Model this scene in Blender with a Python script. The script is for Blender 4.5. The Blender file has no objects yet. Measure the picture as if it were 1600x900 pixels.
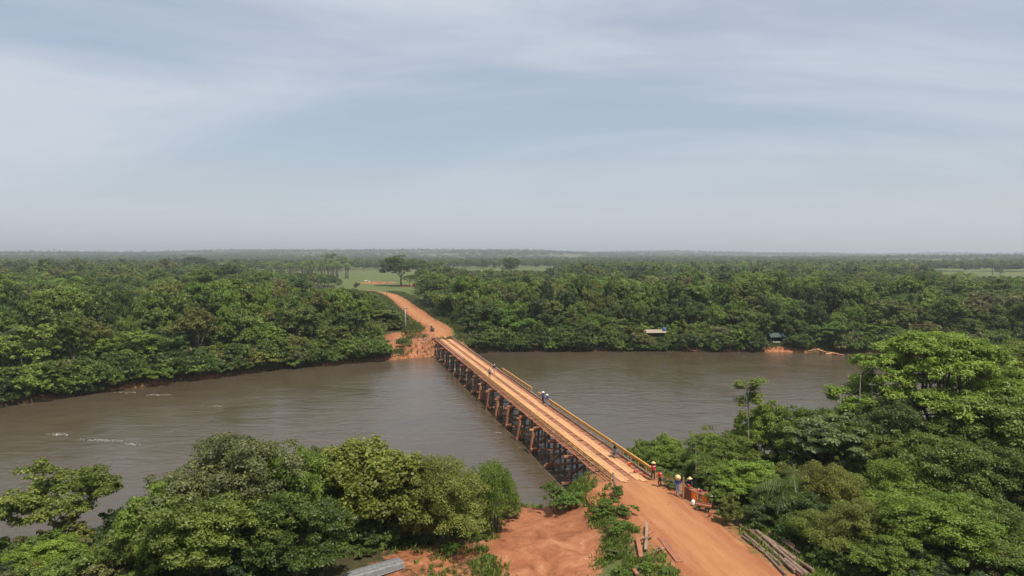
import bpy, bmesh, math, random
import numpy as np
from mathutils import Vector, Matrix

# ------------------------------------------------------------------ camera, sky, sun, exposure
SC = bpy.context.scene
R = math.radians
CAMZ, FPX, HORY = 26.0, 1066.7, 398.0
PITCH = math.atan((450.0 - HORY) / FPX)
cam_d = bpy.data.cameras.new("camera")
cam_d.sensor_width = 36.0; cam_d.lens = 24.0
cam_d.clip_start = 0.5; cam_d.clip_end = 30000
cam = bpy.data.objects.new("camera", cam_d)
SC.collection.objects.link(cam)
cam.location = (0, 0, CAMZ); cam.rotation_euler = (math.pi / 2 - PITCH, 0, 0)
SC.camera = cam

SUN_EL, SUN_AZ = 62.0, 36.0      # light travels towards (-sin az, +cos az): sun stands behind the camera, to its right
sun_dir = Vector((math.sin(R(SUN_AZ)) * math.cos(R(SUN_EL)), -math.cos(R(SUN_AZ)) * math.cos(R(SUN_EL)), math.sin(R(SUN_EL))))
sd = bpy.data.lights.new("sun", 'SUN'); sd.energy = 4.9; sd.angle = R(0.7); sd.color = (1.0, 0.93, 0.82)
sun = bpy.data.objects.new("sun", sd); SC.collection.objects.link(sun)
sun.rotation_euler = sun_dir.to_track_quat('Z', 'Y').to_euler(); sun.location = (60, -80, 150)

W = bpy.data.worlds.new("World"); SC.world = W; W.use_nodes = True
nt = W.node_tree; nt.nodes.clear()
def wn(t, **k):
    n = nt.nodes.new(t)
    for a, b in k.items(): setattr(n, a, b)
    return n
wout = wn('ShaderNodeOutputWorld'); wbg = wn('ShaderNodeBackground'); wbg.inputs[1].default_value = 0.106
sky = wn('ShaderNodeTexSky', sky_type='NISHITA', sun_disc=False)
sky.sun_elevation = R(SUN_EL); sky.sun_rotation = math.atan2(sun_dir.x, sun_dir.y)
sky.altitude = 0; sky.air_density = 1.0; sky.dust_density = 2.5; sky.ozone_density = 1.0
# thin cirrus veil: noise on a flat layer high above the place
tc = wn('ShaderNodeTexCoord'); sep = wn('ShaderNodeSeparateXYZ'); nt.links.new(tc.outputs['Generated'], sep.inputs[0])
zz = wn('ShaderNodeMath', operation='MAXIMUM'); nt.links.new(sep.outputs[2], zz.inputs[0]); zz.inputs[1].default_value = 0.0
za = wn('ShaderNodeMath', operation='ADD'); nt.links.new(zz.outputs[0], za.inputs[0]); za.inputs[1].default_value = 0.17
dx = wn('ShaderNodeMath', operation='DIVIDE'); nt.links.new(sep.outputs[0], dx.inputs[0]); nt.links.new(za.outputs[0], dx.inputs[1])
dy = wn('ShaderNodeMath', operation='DIVIDE'); nt.links.new(sep.outputs[1], dy.inputs[0]); nt.links.new(za.outputs[0], dy.inputs[1])
cmb = wn('ShaderNodeCombineXYZ'); nt.links.new(dx.outputs[0], cmb.inputs[0]); nt.links.new(dy.outputs[0], cmb.inputs[1])
mp = wn('ShaderNodeMapping'); nt.links.new(cmb.outputs[0], mp.inputs[0])
mp.inputs['Scale'].default_value = (0.30, 0.62, 1); mp.inputs['Rotation'].default_value = (0, 0, R(24)); mp.inputs['Location'].default_value = (3.1, 1.7, 0)
cn = wn('ShaderNodeTexNoise'); nt.links.new(mp.outputs[0], cn.inputs['Vector'])
cn.inputs['Scale'].default_value = 1.05; cn.inputs['Detail'].default_value = 9; cn.inputs['Roughness'].default_value = 0.58; cn.inputs['Distortion'].default_value = 0.7
cr = wn('ShaderNodeMapRange'); nt.links.new(cn.outputs[0], cr.inputs[0])
cr.inputs[1].default_value = 0.32; cr.inputs[2].default_value = 0.66; cr.inputs[3].default_value = 0.38; cr.inputs[4].default_value = 1.0
cr.interpolation_type = 'SMOOTHSTEP'
lowm = wn('ShaderNodeMapRange'); nt.links.new(sep.outputs[2], lowm.inputs[0]); lowm.inputs[1].default_value = 0.0; lowm.inputs[2].default_value = 0.16; lowm.interpolation_type = 'SMOOTHSTEP'
cf = wn('ShaderNodeMix', data_type='FLOAT'); nt.links.new(lowm.outputs[0], cf.inputs[0]); cf.inputs[2].default_value = 0.80; nt.links.new(cr.outputs[0], cf.inputs[3])
cmix = wn('ShaderNodeMix', data_type='RGBA'); nt.links.new(cf.outputs[0], cmix.inputs[0])
nt.links.new(sky.outputs[0], cmix.inputs[6]); cmix.inputs[7].default_value = (5.05, 5.45, 6.05, 1)
nt.links.new(cmix.outputs[2], wbg.inputs[0]); nt.links.new(wbg.outputs[0], wout.inputs[0])

SC.view_settings.view_transform = 'Standard'; SC.view_settings.look = 'None'
SC.view_settings.exposure = 0.25; SC.view_settings.gamma = 1.0; SC.view_settings.use_curve_mapping = False
SC.cycles.max_bounces = 6; SC.cycles.diffuse_bounces = 3; SC.cycles.glossy_bounces = 3; SC.cycles.transmission_bounces = 4
SC.cycles.volume_bounces = 0; SC.cycles.use_denoising = True; SC.cycles.denoiser = 'OPENIMAGEDENOISE'; SC.cycles.denoising_input_passes = 'RGB_ALBEDO_NORMAL'; SC.cycles.sample_clamp_indirect = 6.0
SC.render.filter_size = 1.5

# ------------------------------------------------------------------ helpers
COL = SC.collection
rng = np.random.default_rng(11)
random.seed(5)

def at(px, py, z):
    """world point on height z seen at photo pixel (1600x900)"""
    a = (px - 800) / FPX; b = (450 - py) / FPX
    d = Vector((a, math.cos(PITCH) + b * math.sin(PITCH), -math.sin(PITCH) + b * math.cos(PITCH)))
    t = (z - CAMZ) / d.z
    return Vector((0, 0, CAMZ)) + d * t
def atd(px, py, Y):
    a = (px - 800) / FPX; b = (450 - py) / FPX
    d = Vector((a, math.cos(PITCH) + b * math.sin(PITCH), -math.sin(PITCH) + b * math.cos(PITCH)))
    return Vector((0, 0, CAMZ)) + d * (Y / d.y)

def tag(o, label=None, cat=None, group=None, kind=None):
    if label: o["label"] = label
    if cat: o["category"] = cat
    if group: o["group"] = group
    if kind: o["kind"] = kind
    return o
def empty(name, loc=(0, 0, 0), rz=0.0, parent=None):
    o = bpy.data.objects.new(name, None); COL.objects.link(o)
    o.location = loc; o.rotation_euler = (0, 0, rz); o.empty_display_size = 0.3
    if parent: o.parent = parent
    return o
def link(name, me, parent=None, loc=None, rot=None, scale=None):
    o = bpy.data.objects.new(name, me); COL.objects.link(o)
    if parent: o.parent = parent
    if loc is not None: o.location = loc
    if rot is not None: o.rotation_euler = rot
    if scale is not None: o.scale = scale
    return o

class MB:
    def __init__(self): self.v = []; self.f = []; self.m = []
    def add(self, vs, fs, mi=0):
        b = len(self.v); self.v += [tuple(p) for p in vs]
        self.f += [tuple(b + i for i in f) for f in fs]; self.m += [mi] * len(fs)
    def box(self, c, s, rz=0.0, mi=0, M=None):
        hx, hy, hz = s[0] / 2, s[1] / 2, s[2] / 2
        vs = [Vector((x * hx, y * hy, z * hz)) for z in (-1, 1) for y in (-1, 1) for x in (-1, 1)]
        if M is None: M = Matrix.Rotation(rz, 4, 'Z')
        vs = [M @ v + Vector(c) for v in vs]
        self.add(vs, [(0, 2, 3, 1), (4, 5, 7, 6), (0, 1, 5, 4), (2, 6, 7, 3), (0, 4, 6, 2), (1, 3, 7, 5)], mi)
    def beam(self, a, b, w, h, mi=0):
        a = Vector(a); b = Vector(b); d = (b - a); L = d.length
        M = d.to_track_quat('Y', 'Z').to_matrix().to_4x4()
        self.box((a + b) / 2, (w, L, h), mi=mi, M=M)
    def tube(self, pts, rad, n=8, mi=0, cap=True, jit=0.0):
        pts = [Vector(p) for p in pts]; k = len(pts); vs = []
        if not hasattr(rad, '__len__'): rad = [rad] * k
        up = Vector((0.13, 0.07, 1))
        for i, p in enumerate(pts):
            t = (pts[min(i + 1, k - 1)] - pts[max(i - 1, 0)])
            t = t.normalized() if t.length > 1e-9 else Vector((0, 0, 1))
            a = t.cross(up)
            if a.length < 0.05: a = t.cross(Vector((1, 0.2, 0)))
            a.normalize(); b = t.cross(a)
            for j in range(n):
                th = 2 * math.pi * j / n
                r = rad[i] * (1 + (random.uniform(-jit, jit) if jit else 0))
                vs.append(p + (a * math.cos(th) + b * math.sin(th)) * r)
        fs = [(i * n + j, i * n + (j + 1) % n, (i + 1) * n + (j + 1) % n, (i + 1) * n + j) for i in range(k - 1) for j in range(n)]
        if cap: fs += [tuple(range(n - 1, -1, -1)), tuple((k - 1) * n + j for j in range(n))]
        self.add(vs, fs, mi)
    def lathe(self, c, prof, n=12, mi=0):
        vs = []; c = Vector(c)
        for r, z in prof:
            for j in range(n):
                th = 2 * math.pi * j / n; vs.append(c + Vector((r * math.cos(th), r * math.sin(th), z)))
        k = len(prof)
        fs = [(i * n + j, i * n + (j + 1) % n, (i + 1) * n + (j + 1) % n, (i + 1) * n + j) for i in range(k - 1) for j in range(n)]
        fs += [tuple(range(n - 1, -1, -1)), tuple((k - 1) * n + j for j in range(n))]
        self.add(vs, fs, mi)
    def mesh(self, name, mats, smooth=False):
        me = bpy.data.meshes.new(name); me.from_pydata(self.v, [], self.f)
        if not isinstance(mats, (list, tuple)): mats = [mats]
        for m in mats: me.materials.append(m)
        if len(mats) > 1: me.polygons.foreach_set('material_index', self.m)
        if smooth: me.polygons.foreach_set('use_smooth', [True] * len(me.polygons))
        me.update(); return me
    def build(self, name, mats, parent=None, smooth=False, loc=None, rot=None):
        return link(name, self.mesh(name, mats, smooth), parent, loc, rot)

def quads_mesh(name, V, mat, tint=None, nper=4, smooth=False):
    """V: (n*nper,3) array of separate faces"""
    n = len(V) // nper
    me = bpy.data.meshes.new(name)
    me.vertices.add(len(V)); me.vertices.foreach_set('co', np.ascontiguousarray(V, dtype=np.float32).ravel())
    me.loops.add(len(V)); me.loops.foreach_set('vertex_index', np.arange(len(V), dtype=np.int32))
    me.polygons.add(n); me.polygons.foreach_set('loop_start', np.arange(0, len(V), nper, dtype=np.int32))
    if tint is not None:
        at_ = me.attributes.new('tint', 'FLOAT', 'FACE'); at_.data.foreach_set('value', np.ascontiguousarray(tint, dtype=np.float32))
    me.update(calc_edges=True); me.materials.append(mat)
    return me

# ------------------------------------------------------------------ materials
def newmat(name):
    m = bpy.data.materials.new(name); m.use_nodes = True
    n = m.node_tree; n.nodes.clear()
    return m, n
def nd(n, t, **k):
    x = n.nodes.new(t)
    for a, b in k.items(): setattr(x, a, b)
    return x
def ramp(n, fac, stops):
    r = nd(n, 'ShaderNodeValToRGB'); e = r.color_ramp.elements
    while len(e) < len(stops): e.new(0.5)
    for i, (p, c) in enumerate(stops): e[i].position = p; e[i].color = (*c, 1)
    n.links.new(fac, r.inputs[0]); return r.outputs[0]
def noise(n, scale, detail=4, vec=None, rough=0.55, dist=0.0):
    x = nd(n, 'ShaderNodeTexNoise'); x.inputs['Scale'].default_value = scale; x.inputs['Detail'].default_value = detail
    x.inputs['Roughness'].default_value = rough; x.inputs['Distortion'].default_value = dist
    if vec is not None: n.links.new(vec, x.inputs['Vector'])
    return x.outputs[0]
def mixc(n, f, a, b, mode='MIX'):
    x = nd(n, 'ShaderNodeMix', data_type='RGBA', blend_type=mode)
    for s, v in ((0, f), (6, a), (7, b)):
        if hasattr(v, 'is_linked'): n.links.new(v, x.inputs[s])
        elif s == 0: x.inputs[0].default_value = v
        else: x.inputs[s].default_value = (*v, 1)
    return x.outputs[2]
def math_(n, op, a, b=None, c=None):
    x = nd(n, 'ShaderNodeMath', operation=op)
    for i, v in enumerate((a, b, c)):
        if v is None: continue
        if hasattr(v, 'is_linked'): n.links.new(v, x.inputs[i])
        else: x.inputs[i].default_value = v
    return x.outputs[0]
def finish(m, n, col, rough=0.8, bump=None, bstr=0.3, bdist=0.05, spec=0.3):
    p = nd(n, 'ShaderNodeBsdfPrincipled'); o = nd(n, 'ShaderNodeOutputMaterial')
    if hasattr(col, 'is_linked'): n.links.new(col, p.inputs['Base Color'])
    else: p.inputs['Base Color'].default_value = (*col, 1)
    if hasattr(rough, 'is_linked'): n.links.new(rough, p.inputs['Roughness'])
    else: p.inputs['Roughness'].default_value = rough
    p.inputs['Specular IOR Level'].default_value = spec
    if bump is not None:
        b = nd(n, 'ShaderNodeBump'); b.inputs['Strength'].default_value = bstr; b.inputs['Distance'].default_value = bdist
        n.links.new(bump, b.inputs['Height']); n.links.new(b.outputs[0], p.inputs['Normal'])
    n.links.new(p.outputs[0], o.inputs[0]); return m
def objpos(n): return nd(n, 'ShaderNodeTexCoord').outputs['Object']
def geopos(n): return nd(n, 'ShaderNodeNewGeometry').outputs['Position']

def m_leaf():
    m, n = newmat('leaf')
    oi = nd(n, 'ShaderNodeObjectInfo'); a = nd(n, 'ShaderNodeAttribute', attribute_name='tint')
    hue = math_(n, 'MULTIPLY_ADD', oi.outputs['Random'], 0.30, 0.85)
    br = math_(n, 'MULTIPLY', a.outputs['Fac'], hue)
    ic = nd(n, 'ShaderNodeAttribute', attribute_name='icol', attribute_type='INSTANCER')
    base = nd(n, 'ShaderNodeVectorMath', operation='ADD'); n.links.new(oi.outputs['Color'], base.inputs[0]); n.links.new(ic.outputs['Color'], base.inputs[1])
    c = nd(n, 'ShaderNodeVectorMath', operation='SCALE'); n.links.new(base.outputs[0], c.inputs[0]); n.links.new(br, c.inputs['Scale'])
    # older / drier leaves go yellowish
    f = nd(n, 'ShaderNodeMapRange'); n.links.new(a.outputs['Fac'], f.inputs[0])
    f.inputs[1].default_value = 1.05; f.inputs[2].default_value = 1.7; f.inputs[3].default_value = 0; f.inputs[4].default_value = 0.5
    col = mixc(n, f.outputs[0], c.outputs[0], (0.22, 0.22, 0.05))
    p = nd(n, 'ShaderNodeBsdfPrincipled'); n.links.new(col, p.inputs['Base Color']); p.inputs['Roughness'].default_value = 0.5
    p.inputs['Specular IOR Level'].default_value = 0.35
    tr = nd(n, 'ShaderNodeBsdfTranslucent')
    tcol = mixc(n, 0.5, col, (0.16, 0.26, 0.03), 'MIX'); n.links.new(tcol, tr.inputs[0])
    mx = nd(n, 'ShaderNodeMixShader'); mx.inputs[0].default_value = 0.38
    n.links.new(p.outputs[0], mx.inputs[1]); n.links.new(tr.outputs[0], mx.inputs[2])
    o = nd(n, 'ShaderNodeOutputMaterial'); n.links.new(mx.outputs[0], o.inputs[0]); return m
LEAF = m_leaf()

def m_wood(name, stops, scale=(14, 1.2, 14), rough=0.85, var=0.35):
    m, n = newmat(name)
    oi = nd(n, 'ShaderNodeObjectInfo')
    mpn = nd(n, 'ShaderNodeMapping'); n.links.new(objpos(n), mpn.inputs[0]); mpn.inputs['Scale'].default_value = scale
    off = nd(n, 'ShaderNodeVectorMath', operation='SCALE'); off.inputs[0].default_value = (31, 17, 23); n.links.new(oi.outputs['Random'], off.inputs['Scale'])
    n.links.new(off.outputs[0], mpn.inputs['Location'])
    g = noise(n, 1.0, 5, mpn.outputs[0], 0.6, 0.4)
    g2 = noise(n, 1.6, 3, geopos(n))
    fac = math_(n, 'ADD', math_(n, 'MULTIPLY', g, 0.65), math_(n, 'MULTIPLY', g2, 0.35))
    c = ramp(n, fac, stops)
    br = math_(n, 'MULTIPLY_ADD', oi.outputs['Random'], var, 1 - var / 2)
    s = nd(n, 'ShaderNodeVectorMath', operation='SCALE'); n.links.new(c, s.inputs[0]); n.links.new(br, s.inputs['Scale'])
    return finish(m, n, s.outputs[0], rough, g, 0.5, 0.02)
PLANK = m_wood('dusty_plank_wood', [(0.28, (0.14, 0.055, 0.032)), (0.5, (0.255, 0.10, 0.055)), (0.72, (0.36, 0.165, 0.085))])
TRACK = m_wood('worn_board_wood', [(0.28, (0.34, 0.165, 0.075)), (0.5, (0.46, 0.245, 0.115)), (0.72, (0.56, 0.34, 0.17))], (12, 0.8, 12), var=0.25)
PILE = m_wood('weathered_pile_wood', [(0.3, (0.06, 0.045, 0.035)), (0.5, (0.13, 0.10, 0.08)), (0.75, (0.25, 0.20, 0.16))], (10, 10, 1.0))
TIMBER = m_wood('red_timber', [(0.3, (0.16, 0.065, 0.035)), (0.5, (0.30, 0.13, 0.07)), (0.75, (0.42, 0.22, 0.12))], (8, 8, 1.5))
KERB = m_wood('grey_kerb_wood', [(0.3, (0.13, 0.075, 0.05)), (0.5, (0.23, 0.15, 0.105)), (0.75, (0.33, 0.24, 0.18))], (10, 1, 10))
YELLOW = m_wood('yellow_paint', [(0.3, (0.34, 0.165, 0.04)), (0.5, (0.48, 0.25, 0.055)), (0.8, (0.56, 0.33, 0.10))], (6, 1, 6), 0.6, 0.2)
BARK = m_wood('bark', [(0.3, (0.05, 0.035, 0.025)), (0.5, (0.11, 0.085, 0.065)), (0.75, (0.20, 0.17, 0.14))], (6, 6, 1.5))
PALEBARK = m_wood('pale_bark', [(0.3, (0.16, 0.14, 0.12)), (0.5, (0.29, 0.265, 0.235)), (0.75, (0.42, 0.40, 0.36))], (6, 6, 1.5))
LOGM = m_wood('cut_log_bark', [(0.3, (0.08, 0.045, 0.033)), (0.5, (0.19, 0.12, 0.09)), (0.75, (0.32, 0.23, 0.18))], (9, 1.2, 9))

def m_plain(name, col, rough=0.7, var=0.15, sc=6.0):
    m, n = newmat(name)
    f = noise(n, sc, 4, objpos(n))
    a = tuple(c * (1 - var) for c in col); b = tuple(min(1, c * (1 + var)) for c in col)
    return finish(m, n, ramp(n, f, [(0.3, a), (0.7, b)]), rough, f, 0.15, 0.01)

def m_dirt():
    m, n = newmat('red_dirt_road')
    pos = geopos(n)
    a = nd(n, 'ShaderNodeAttribute', attribute_name='across'); al = nd(n, 'ShaderNodeAttribute', attribute_name='along')
    cv = nd(n, 'ShaderNodeCombineXYZ'); n.links.new(math_(n, 'MULTIPLY', a.outputs['Fac'], 0.85), cv.inputs[0]); n.links.new(math_(n, 'MULTIPLY', al.outputs['Fac'], 0.09), cv.inputs[1])
    streak = noise(n, 1.6, 5, cv.outputs[0], 0.6, 0.3)
    f1 = noise(n, 0.35, 5, pos); f2 = noise(n, 5.0, 4, pos); f3 = noise(n, 30.0, 3, pos)
    fac = math_(n, 'ADD', math_(n, 'MULTIPLY', f1, 0.32), math_(n, 'MULTIPLY', streak, 0.32))
    fac = math_(n, 'ADD', fac, math_(n, 'MULTIPLY', f2, 0.18)); fac = math_(n, 'ADD', fac, math_(n, 'MULTIPLY', f3, 0.18))
    c = ramp(n, fac, [(0.34, (0.160, 0.058, 0.027)), (0.46, (0.25, 0.090, 0.040)), (0.54, (0.305, 0.125, 0.057)), (0.66, (0.385, 0.205, 0.11))])
    # dusty tan where wheels run, redder at the sides
    wear = nd(n, 'ShaderNodeMapRange'); n.links.new(math_(n, 'ADD', math_(n, 'ABSOLUTE', a.outputs['Fac']), math_(n, 'MULTIPLY', math_(n, 'SUBTRACT', f1, 0.5), 5.0)), wear.inputs[0])
    wear.inputs[1].default_value = 0.4; wear.inputs[2].default_value = 3.0; wear.inputs[3].default_value = 0.55; wear.inputs[4].default_value = 0.0; wear.interpolation_type = 'SMOOTHSTEP'
    c = mixc(n, math_(n, 'MULTIPLY', wear.outputs[0], math_(n, 'ADD', streak, 0.4)), c, (0.40, 0.20, 0.085))
    h = math_(n, 'ADD', f2, math_(n, 'MULTIPLY', f3, 0.5))
    return finish(m, n, c, 0.95, h, 0.35, 0.04, 0.15)
DIRT = m_dirt()

def m_ground():
    m, n = newmat('ground_earth_and_grass')
    pos = geopos(n); a = nd(n, 'ShaderNodeAttribute', attribute_name='dirt')
    f0 = noise(n, 0.006, 4, pos); f1 = noise(n, 0.12, 5, pos); f2 = noise(n, 2.2, 5, pos); f3 = noise(n, 14, 4, pos)
    grass = ramp(n, math_(n, 'ADD', math_(n, 'MULTIPLY', f1, 0.5), math_(n, 'MULTIPLY', f2, 0.5)),
                 [(0.3, (0.045, 0.065, 0.018)), (0.5, (0.085, 0.105, 0.032)), (0.68, (0.14, 0.135, 0.05))])
    grass = mixc(n, math_(n, 'MULTIPLY', f0, 0.6), grass, (0.10, 0.12, 0.042))
    pa = nd(n, 'ShaderNodeAttribute', attribute_name='pasture')
    litter = ramp(n, f2, [(0.3, (0.030, 0.030, 0.014)), (0.7, (0.070, 0.062, 0.028))])
    grass = mixc(n, pa.outputs['Fac'], litter, grass)
    f1b = noise(n, 0.45, 6, pos, 0.65, 0.8)
    dirt = ramp(n, math_(n, 'ADD', math_(n, 'MULTIPLY', f1b, 0.6), math_(n, 'ADD', math_(n, 'MULTIPLY', f2, 0.2), math_(n, 'MULTIPLY', f3, 0.2))),
                [(0.34, (0.125, 0.05, 0.026)), (0.46, (0.24, 0.090, 0.042)), (0.56, (0.31, 0.130, 0.064)), (0.68, (0.40, 0.225, 0.13))])
    w = math_(n, 'ADD', a.outputs['Fac'], math_(n, 'MULTIPLY', math_(n, 'SUBTRACT', f2, 0.5), 1.1))
    w = math_(n, 'ADD', w, math_(n, 'MULTIPLY', math_(n, 'SUBTRACT', f3, 0.5), 0.8))
    mr = nd(n, 'ShaderNodeMapRange'); n.links.new(w, mr.inputs[0]); mr.inputs[1].default_value = 0.38; mr.inputs[2].default_value = 0.62
    c = mixc(n, mr.outputs[0], grass, dirt)
    return finish(m, n, c, 0.95, math_(n, 'ADD', f2, math_(n, 'MULTIPLY', f3, 0.3)), 0.5, 0.08, 0.1)
GROUND = m_ground()

def m_water():
    m, n = newmat('muddy_river_water')
    pos = geopos(n)
    big = noise(n, 0.035, 4, pos, 0.6, 1.2)
    mp1 = nd(n, 'ShaderNodeMapping'); n.links.new(pos, mp1.inputs[0]); mp1.inputs['Scale'].default_value = (0.6, 1.1, 1); mp1.inputs['Rotation'].default_value = (0, 0, R(-8))
    r1 = noise(n, 0.9, 5, mp1.outputs[0], 0.62, 0.6)
    r2 = noise(n, 0.16, 3, mp1.outputs[0], 0.55, 1.0)
    amp = nd(n, 'ShaderNodeMapRange'); n.links.new(big, amp.inputs[0]); amp.inputs[1].default_value = 0.38; amp.inputs[2].default_value = 0.62; amp.inputs[3].default_value = 0.35; amp.inputs[4].default_value = 1.0
    h = math_(n, 'ADD', math_(n, 'MULTIPLY', r1, amp.outputs[0]), math_(n, 'MULTIPLY', r2, 1.3))
    c = ramp(n, big, [(0.35, (0.060, 0.045, 0.026)), (0.65, (0.080, 0.063, 0.043))])
    p = nd(n, 'ShaderNodeBsdfPrincipled'); n.links.new(c, p.inputs['Base Color'])
    p.inputs['IOR'].default_value = 1.33; p.inputs['Roughness'].default_value = 0.12; p.inputs['Specular IOR Level'].default_value = 0.5
    b = nd(n, 'ShaderNodeBump'); b.inputs['Strength'].default_value = 0.6; b.inputs['Distance'].default_value = 0.20
    n.links.new(h, b.inputs['Height']); n.links.new(b.outputs[0], p.inputs['Normal'])
    o = nd(n, 'ShaderNodeOutputMaterial'); n.links.new(p.outputs[0], o.inputs[0]); return m
WATER = m_water()

# ------------------------------------------------------------------ the lie of the land
A_BR = R(14.7)
BD = Vector((-math.sin(A_BR), math.cos(A_BR), 0)); BR_ = Vector((math.cos(A_BR), math.sin(A_BR), 0))
P0 = Vector((29.02 - 65.6 * math.tan(A_BR), 65.6, 0)); BLEN = 120.5
P1 = P0 + BD * BLEN
FAR_X = np.array([-900, -300, -150, -110, -88, -73, -52, -38, -26, -14, -7, 10, 34, 70, 99, 150, 260, 900.])
FAR_Y = np.array([-60, 10, 70, 98, 116, 134, 155, 163, 170.5, 177, 182, 183.5, 184, 182, 179.5, 180, 190, 260.])
NEAR_X = np.array([-900, -300, -150, -60, -45, -33, -25, -8, 0, 4, 9, 12, 20, 32, 60, 100, 200, 900.])
NEAR_Y = np.array([-160, -60, 5, 44, 52, 57, 60, 65.5, 67.5, 68, 71, 71, 73, 77, 86, 95, 100, 120.])
def yfar(x): return np.interp(x, FAR_X, FAR_Y)
def ynear(x): return np.interp(x, NEAR_X, NEAR_Y)
ROAD_N = [(P0.x, P0.y), (13.0, 58.0), (15.2, 46.8), (17.6, 34.0), (21.5, 12.0), (24.0, -10.0)]
ROAD_F = [(P1.x, P1.y)] + [tuple(at(px, py, 4.0)[:2]) for px, py in ((686, 512), (659, 498), (639, 481), (620, 466), (604, 457.5))] + [tuple(at(565, 452, 4.0)[:2]), tuple(at(500, 452, 4.0)[:2])]
def resample(pl, step):
    pl = np.array(pl, float)
    for _ in range(2):                                        # corner cutting
        q = [pl[0]]
        for a, b in zip(pl[:-1], pl[1:]): q += [a * .75 + b * .25, a * .25 + b * .75]
        q.append(pl[-1]); pl = np.array(q)
    s = np.r_[0, np.cumsum(np.hypot(*np.diff(pl, axis=0).T))]
    t = np.arange(0, s[-1], step)
    return np.c_[np.interp(t, s, pl[:, 0]), np.interp(t, s, pl[:, 1])], t
RN, RNs = resample(ROAD_N, 0.8)
RF, RFs = resample(ROAD_F, 2.0)
def dpath(x, y, path):
    if x.size < 20: return np.sqrt((np.subtract.outer(x, path[:, 0]) ** 2 + np.subtract.outer(y, path[:, 1]) ** 2).min(-1))
    sh = x.shape; x = x.ravel(); y = y.ravel(); d = np.full(x.shape, 1e9)
    for i in range(len(path)):
        d = np.minimum(d, (x - path[i, 0]) ** 2 + (y - path[i, 1]) ** 2)
    return np.sqrt(d).reshape(sh)
def sstep(a, b, x):
    t = np.clip((x - a) / (b - a), 0, 1); return t * t * (3 - 2 * t)
def vnoise(x, y, s, seed=0):
    """cheap value noise"""
    x = x / s; y = y / s
    xi = np.floor(x).astype(np.int64); yi = np.floor(y).astype(np.int64); fx = x - xi; fy = y - yi
    fx = fx * fx * (3 - 2 * fx); fy = fy * fy * (3 - 2 * fy)
    def h(a, b):
        n = (a * 374761393 + b * 668265263 + seed * 1442695041) & 0xFFFFFFFF
        n = ((n ^ (n >> 13)) * 1274126177) & 0xFFFFFFFF
        return ((n ^ (n >> 16)) & 0xFFFF) / 65535.0
    return (h(xi, yi) * (1 - fx) + h(xi + 1, yi) * fx) * (1 - fy) + (h(xi, yi + 1) * (1 - fx) + h(xi + 1, yi + 1) * fx) * fy
def height(x, y, dn=None, df=None):
    x = np.asarray(x, float); y = np.asarray(y, float)
    near = ynear(x) - y + (vnoise(x, y, 5, 3) - .5) * 2.0       # metres inland, near side
    far = y - yfar(x) + (vnoise(x, y, 6, 4) - .5) * 2.4
    base = np.full(x.shape, -1.6)
    zn = -1.6 + 2.9 * sstep(-2.5, 2.5, near) + 1.2 * sstep(2, 16, near) + (vnoise(x, y, 4, 1) - .5) * .5 * sstep(0, 4, near)
    zf = -1.6 + 3.0 * sstep(-2.5, 2.5, far) + 2.2 * sstep(3, 30, far) + (vnoise(x, y, 7, 2) - .5) * .8 * sstep(0, 6, far)
    side = sstep(15.5, 20, x) * sstep(2, 9, near); zn = zn + side * 1.1
    z = np.where(near > -3, zn, np.where(far > -3, zf, base))
    if dn is None: dn = dpath(x, y, RN)
    if df is None: df = dpath(x, y, RF)
    z = z + (3.93 - z) * (1 - sstep(4.1, 8.4, dn))
    z = z + (3.93 - z) * (1 - sstep(5.2, 10.5, df))
    # distant country: low swells, then hills
    r = np.hypot(x, y)
    hill = 9 * sstep(900, 2200, r) * (vnoise(x, y, 800, 7) - .35)
    hill += sstep(2000, 4800, r) * (-4 + 50 * vnoise(x, y, 1500, 8) + 26 * (vnoise(x, y, 520, 9) - .5))
    return z + hill
def hz(x, y): return float(height(np.array([x]), np.array([y]))[0])
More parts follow.
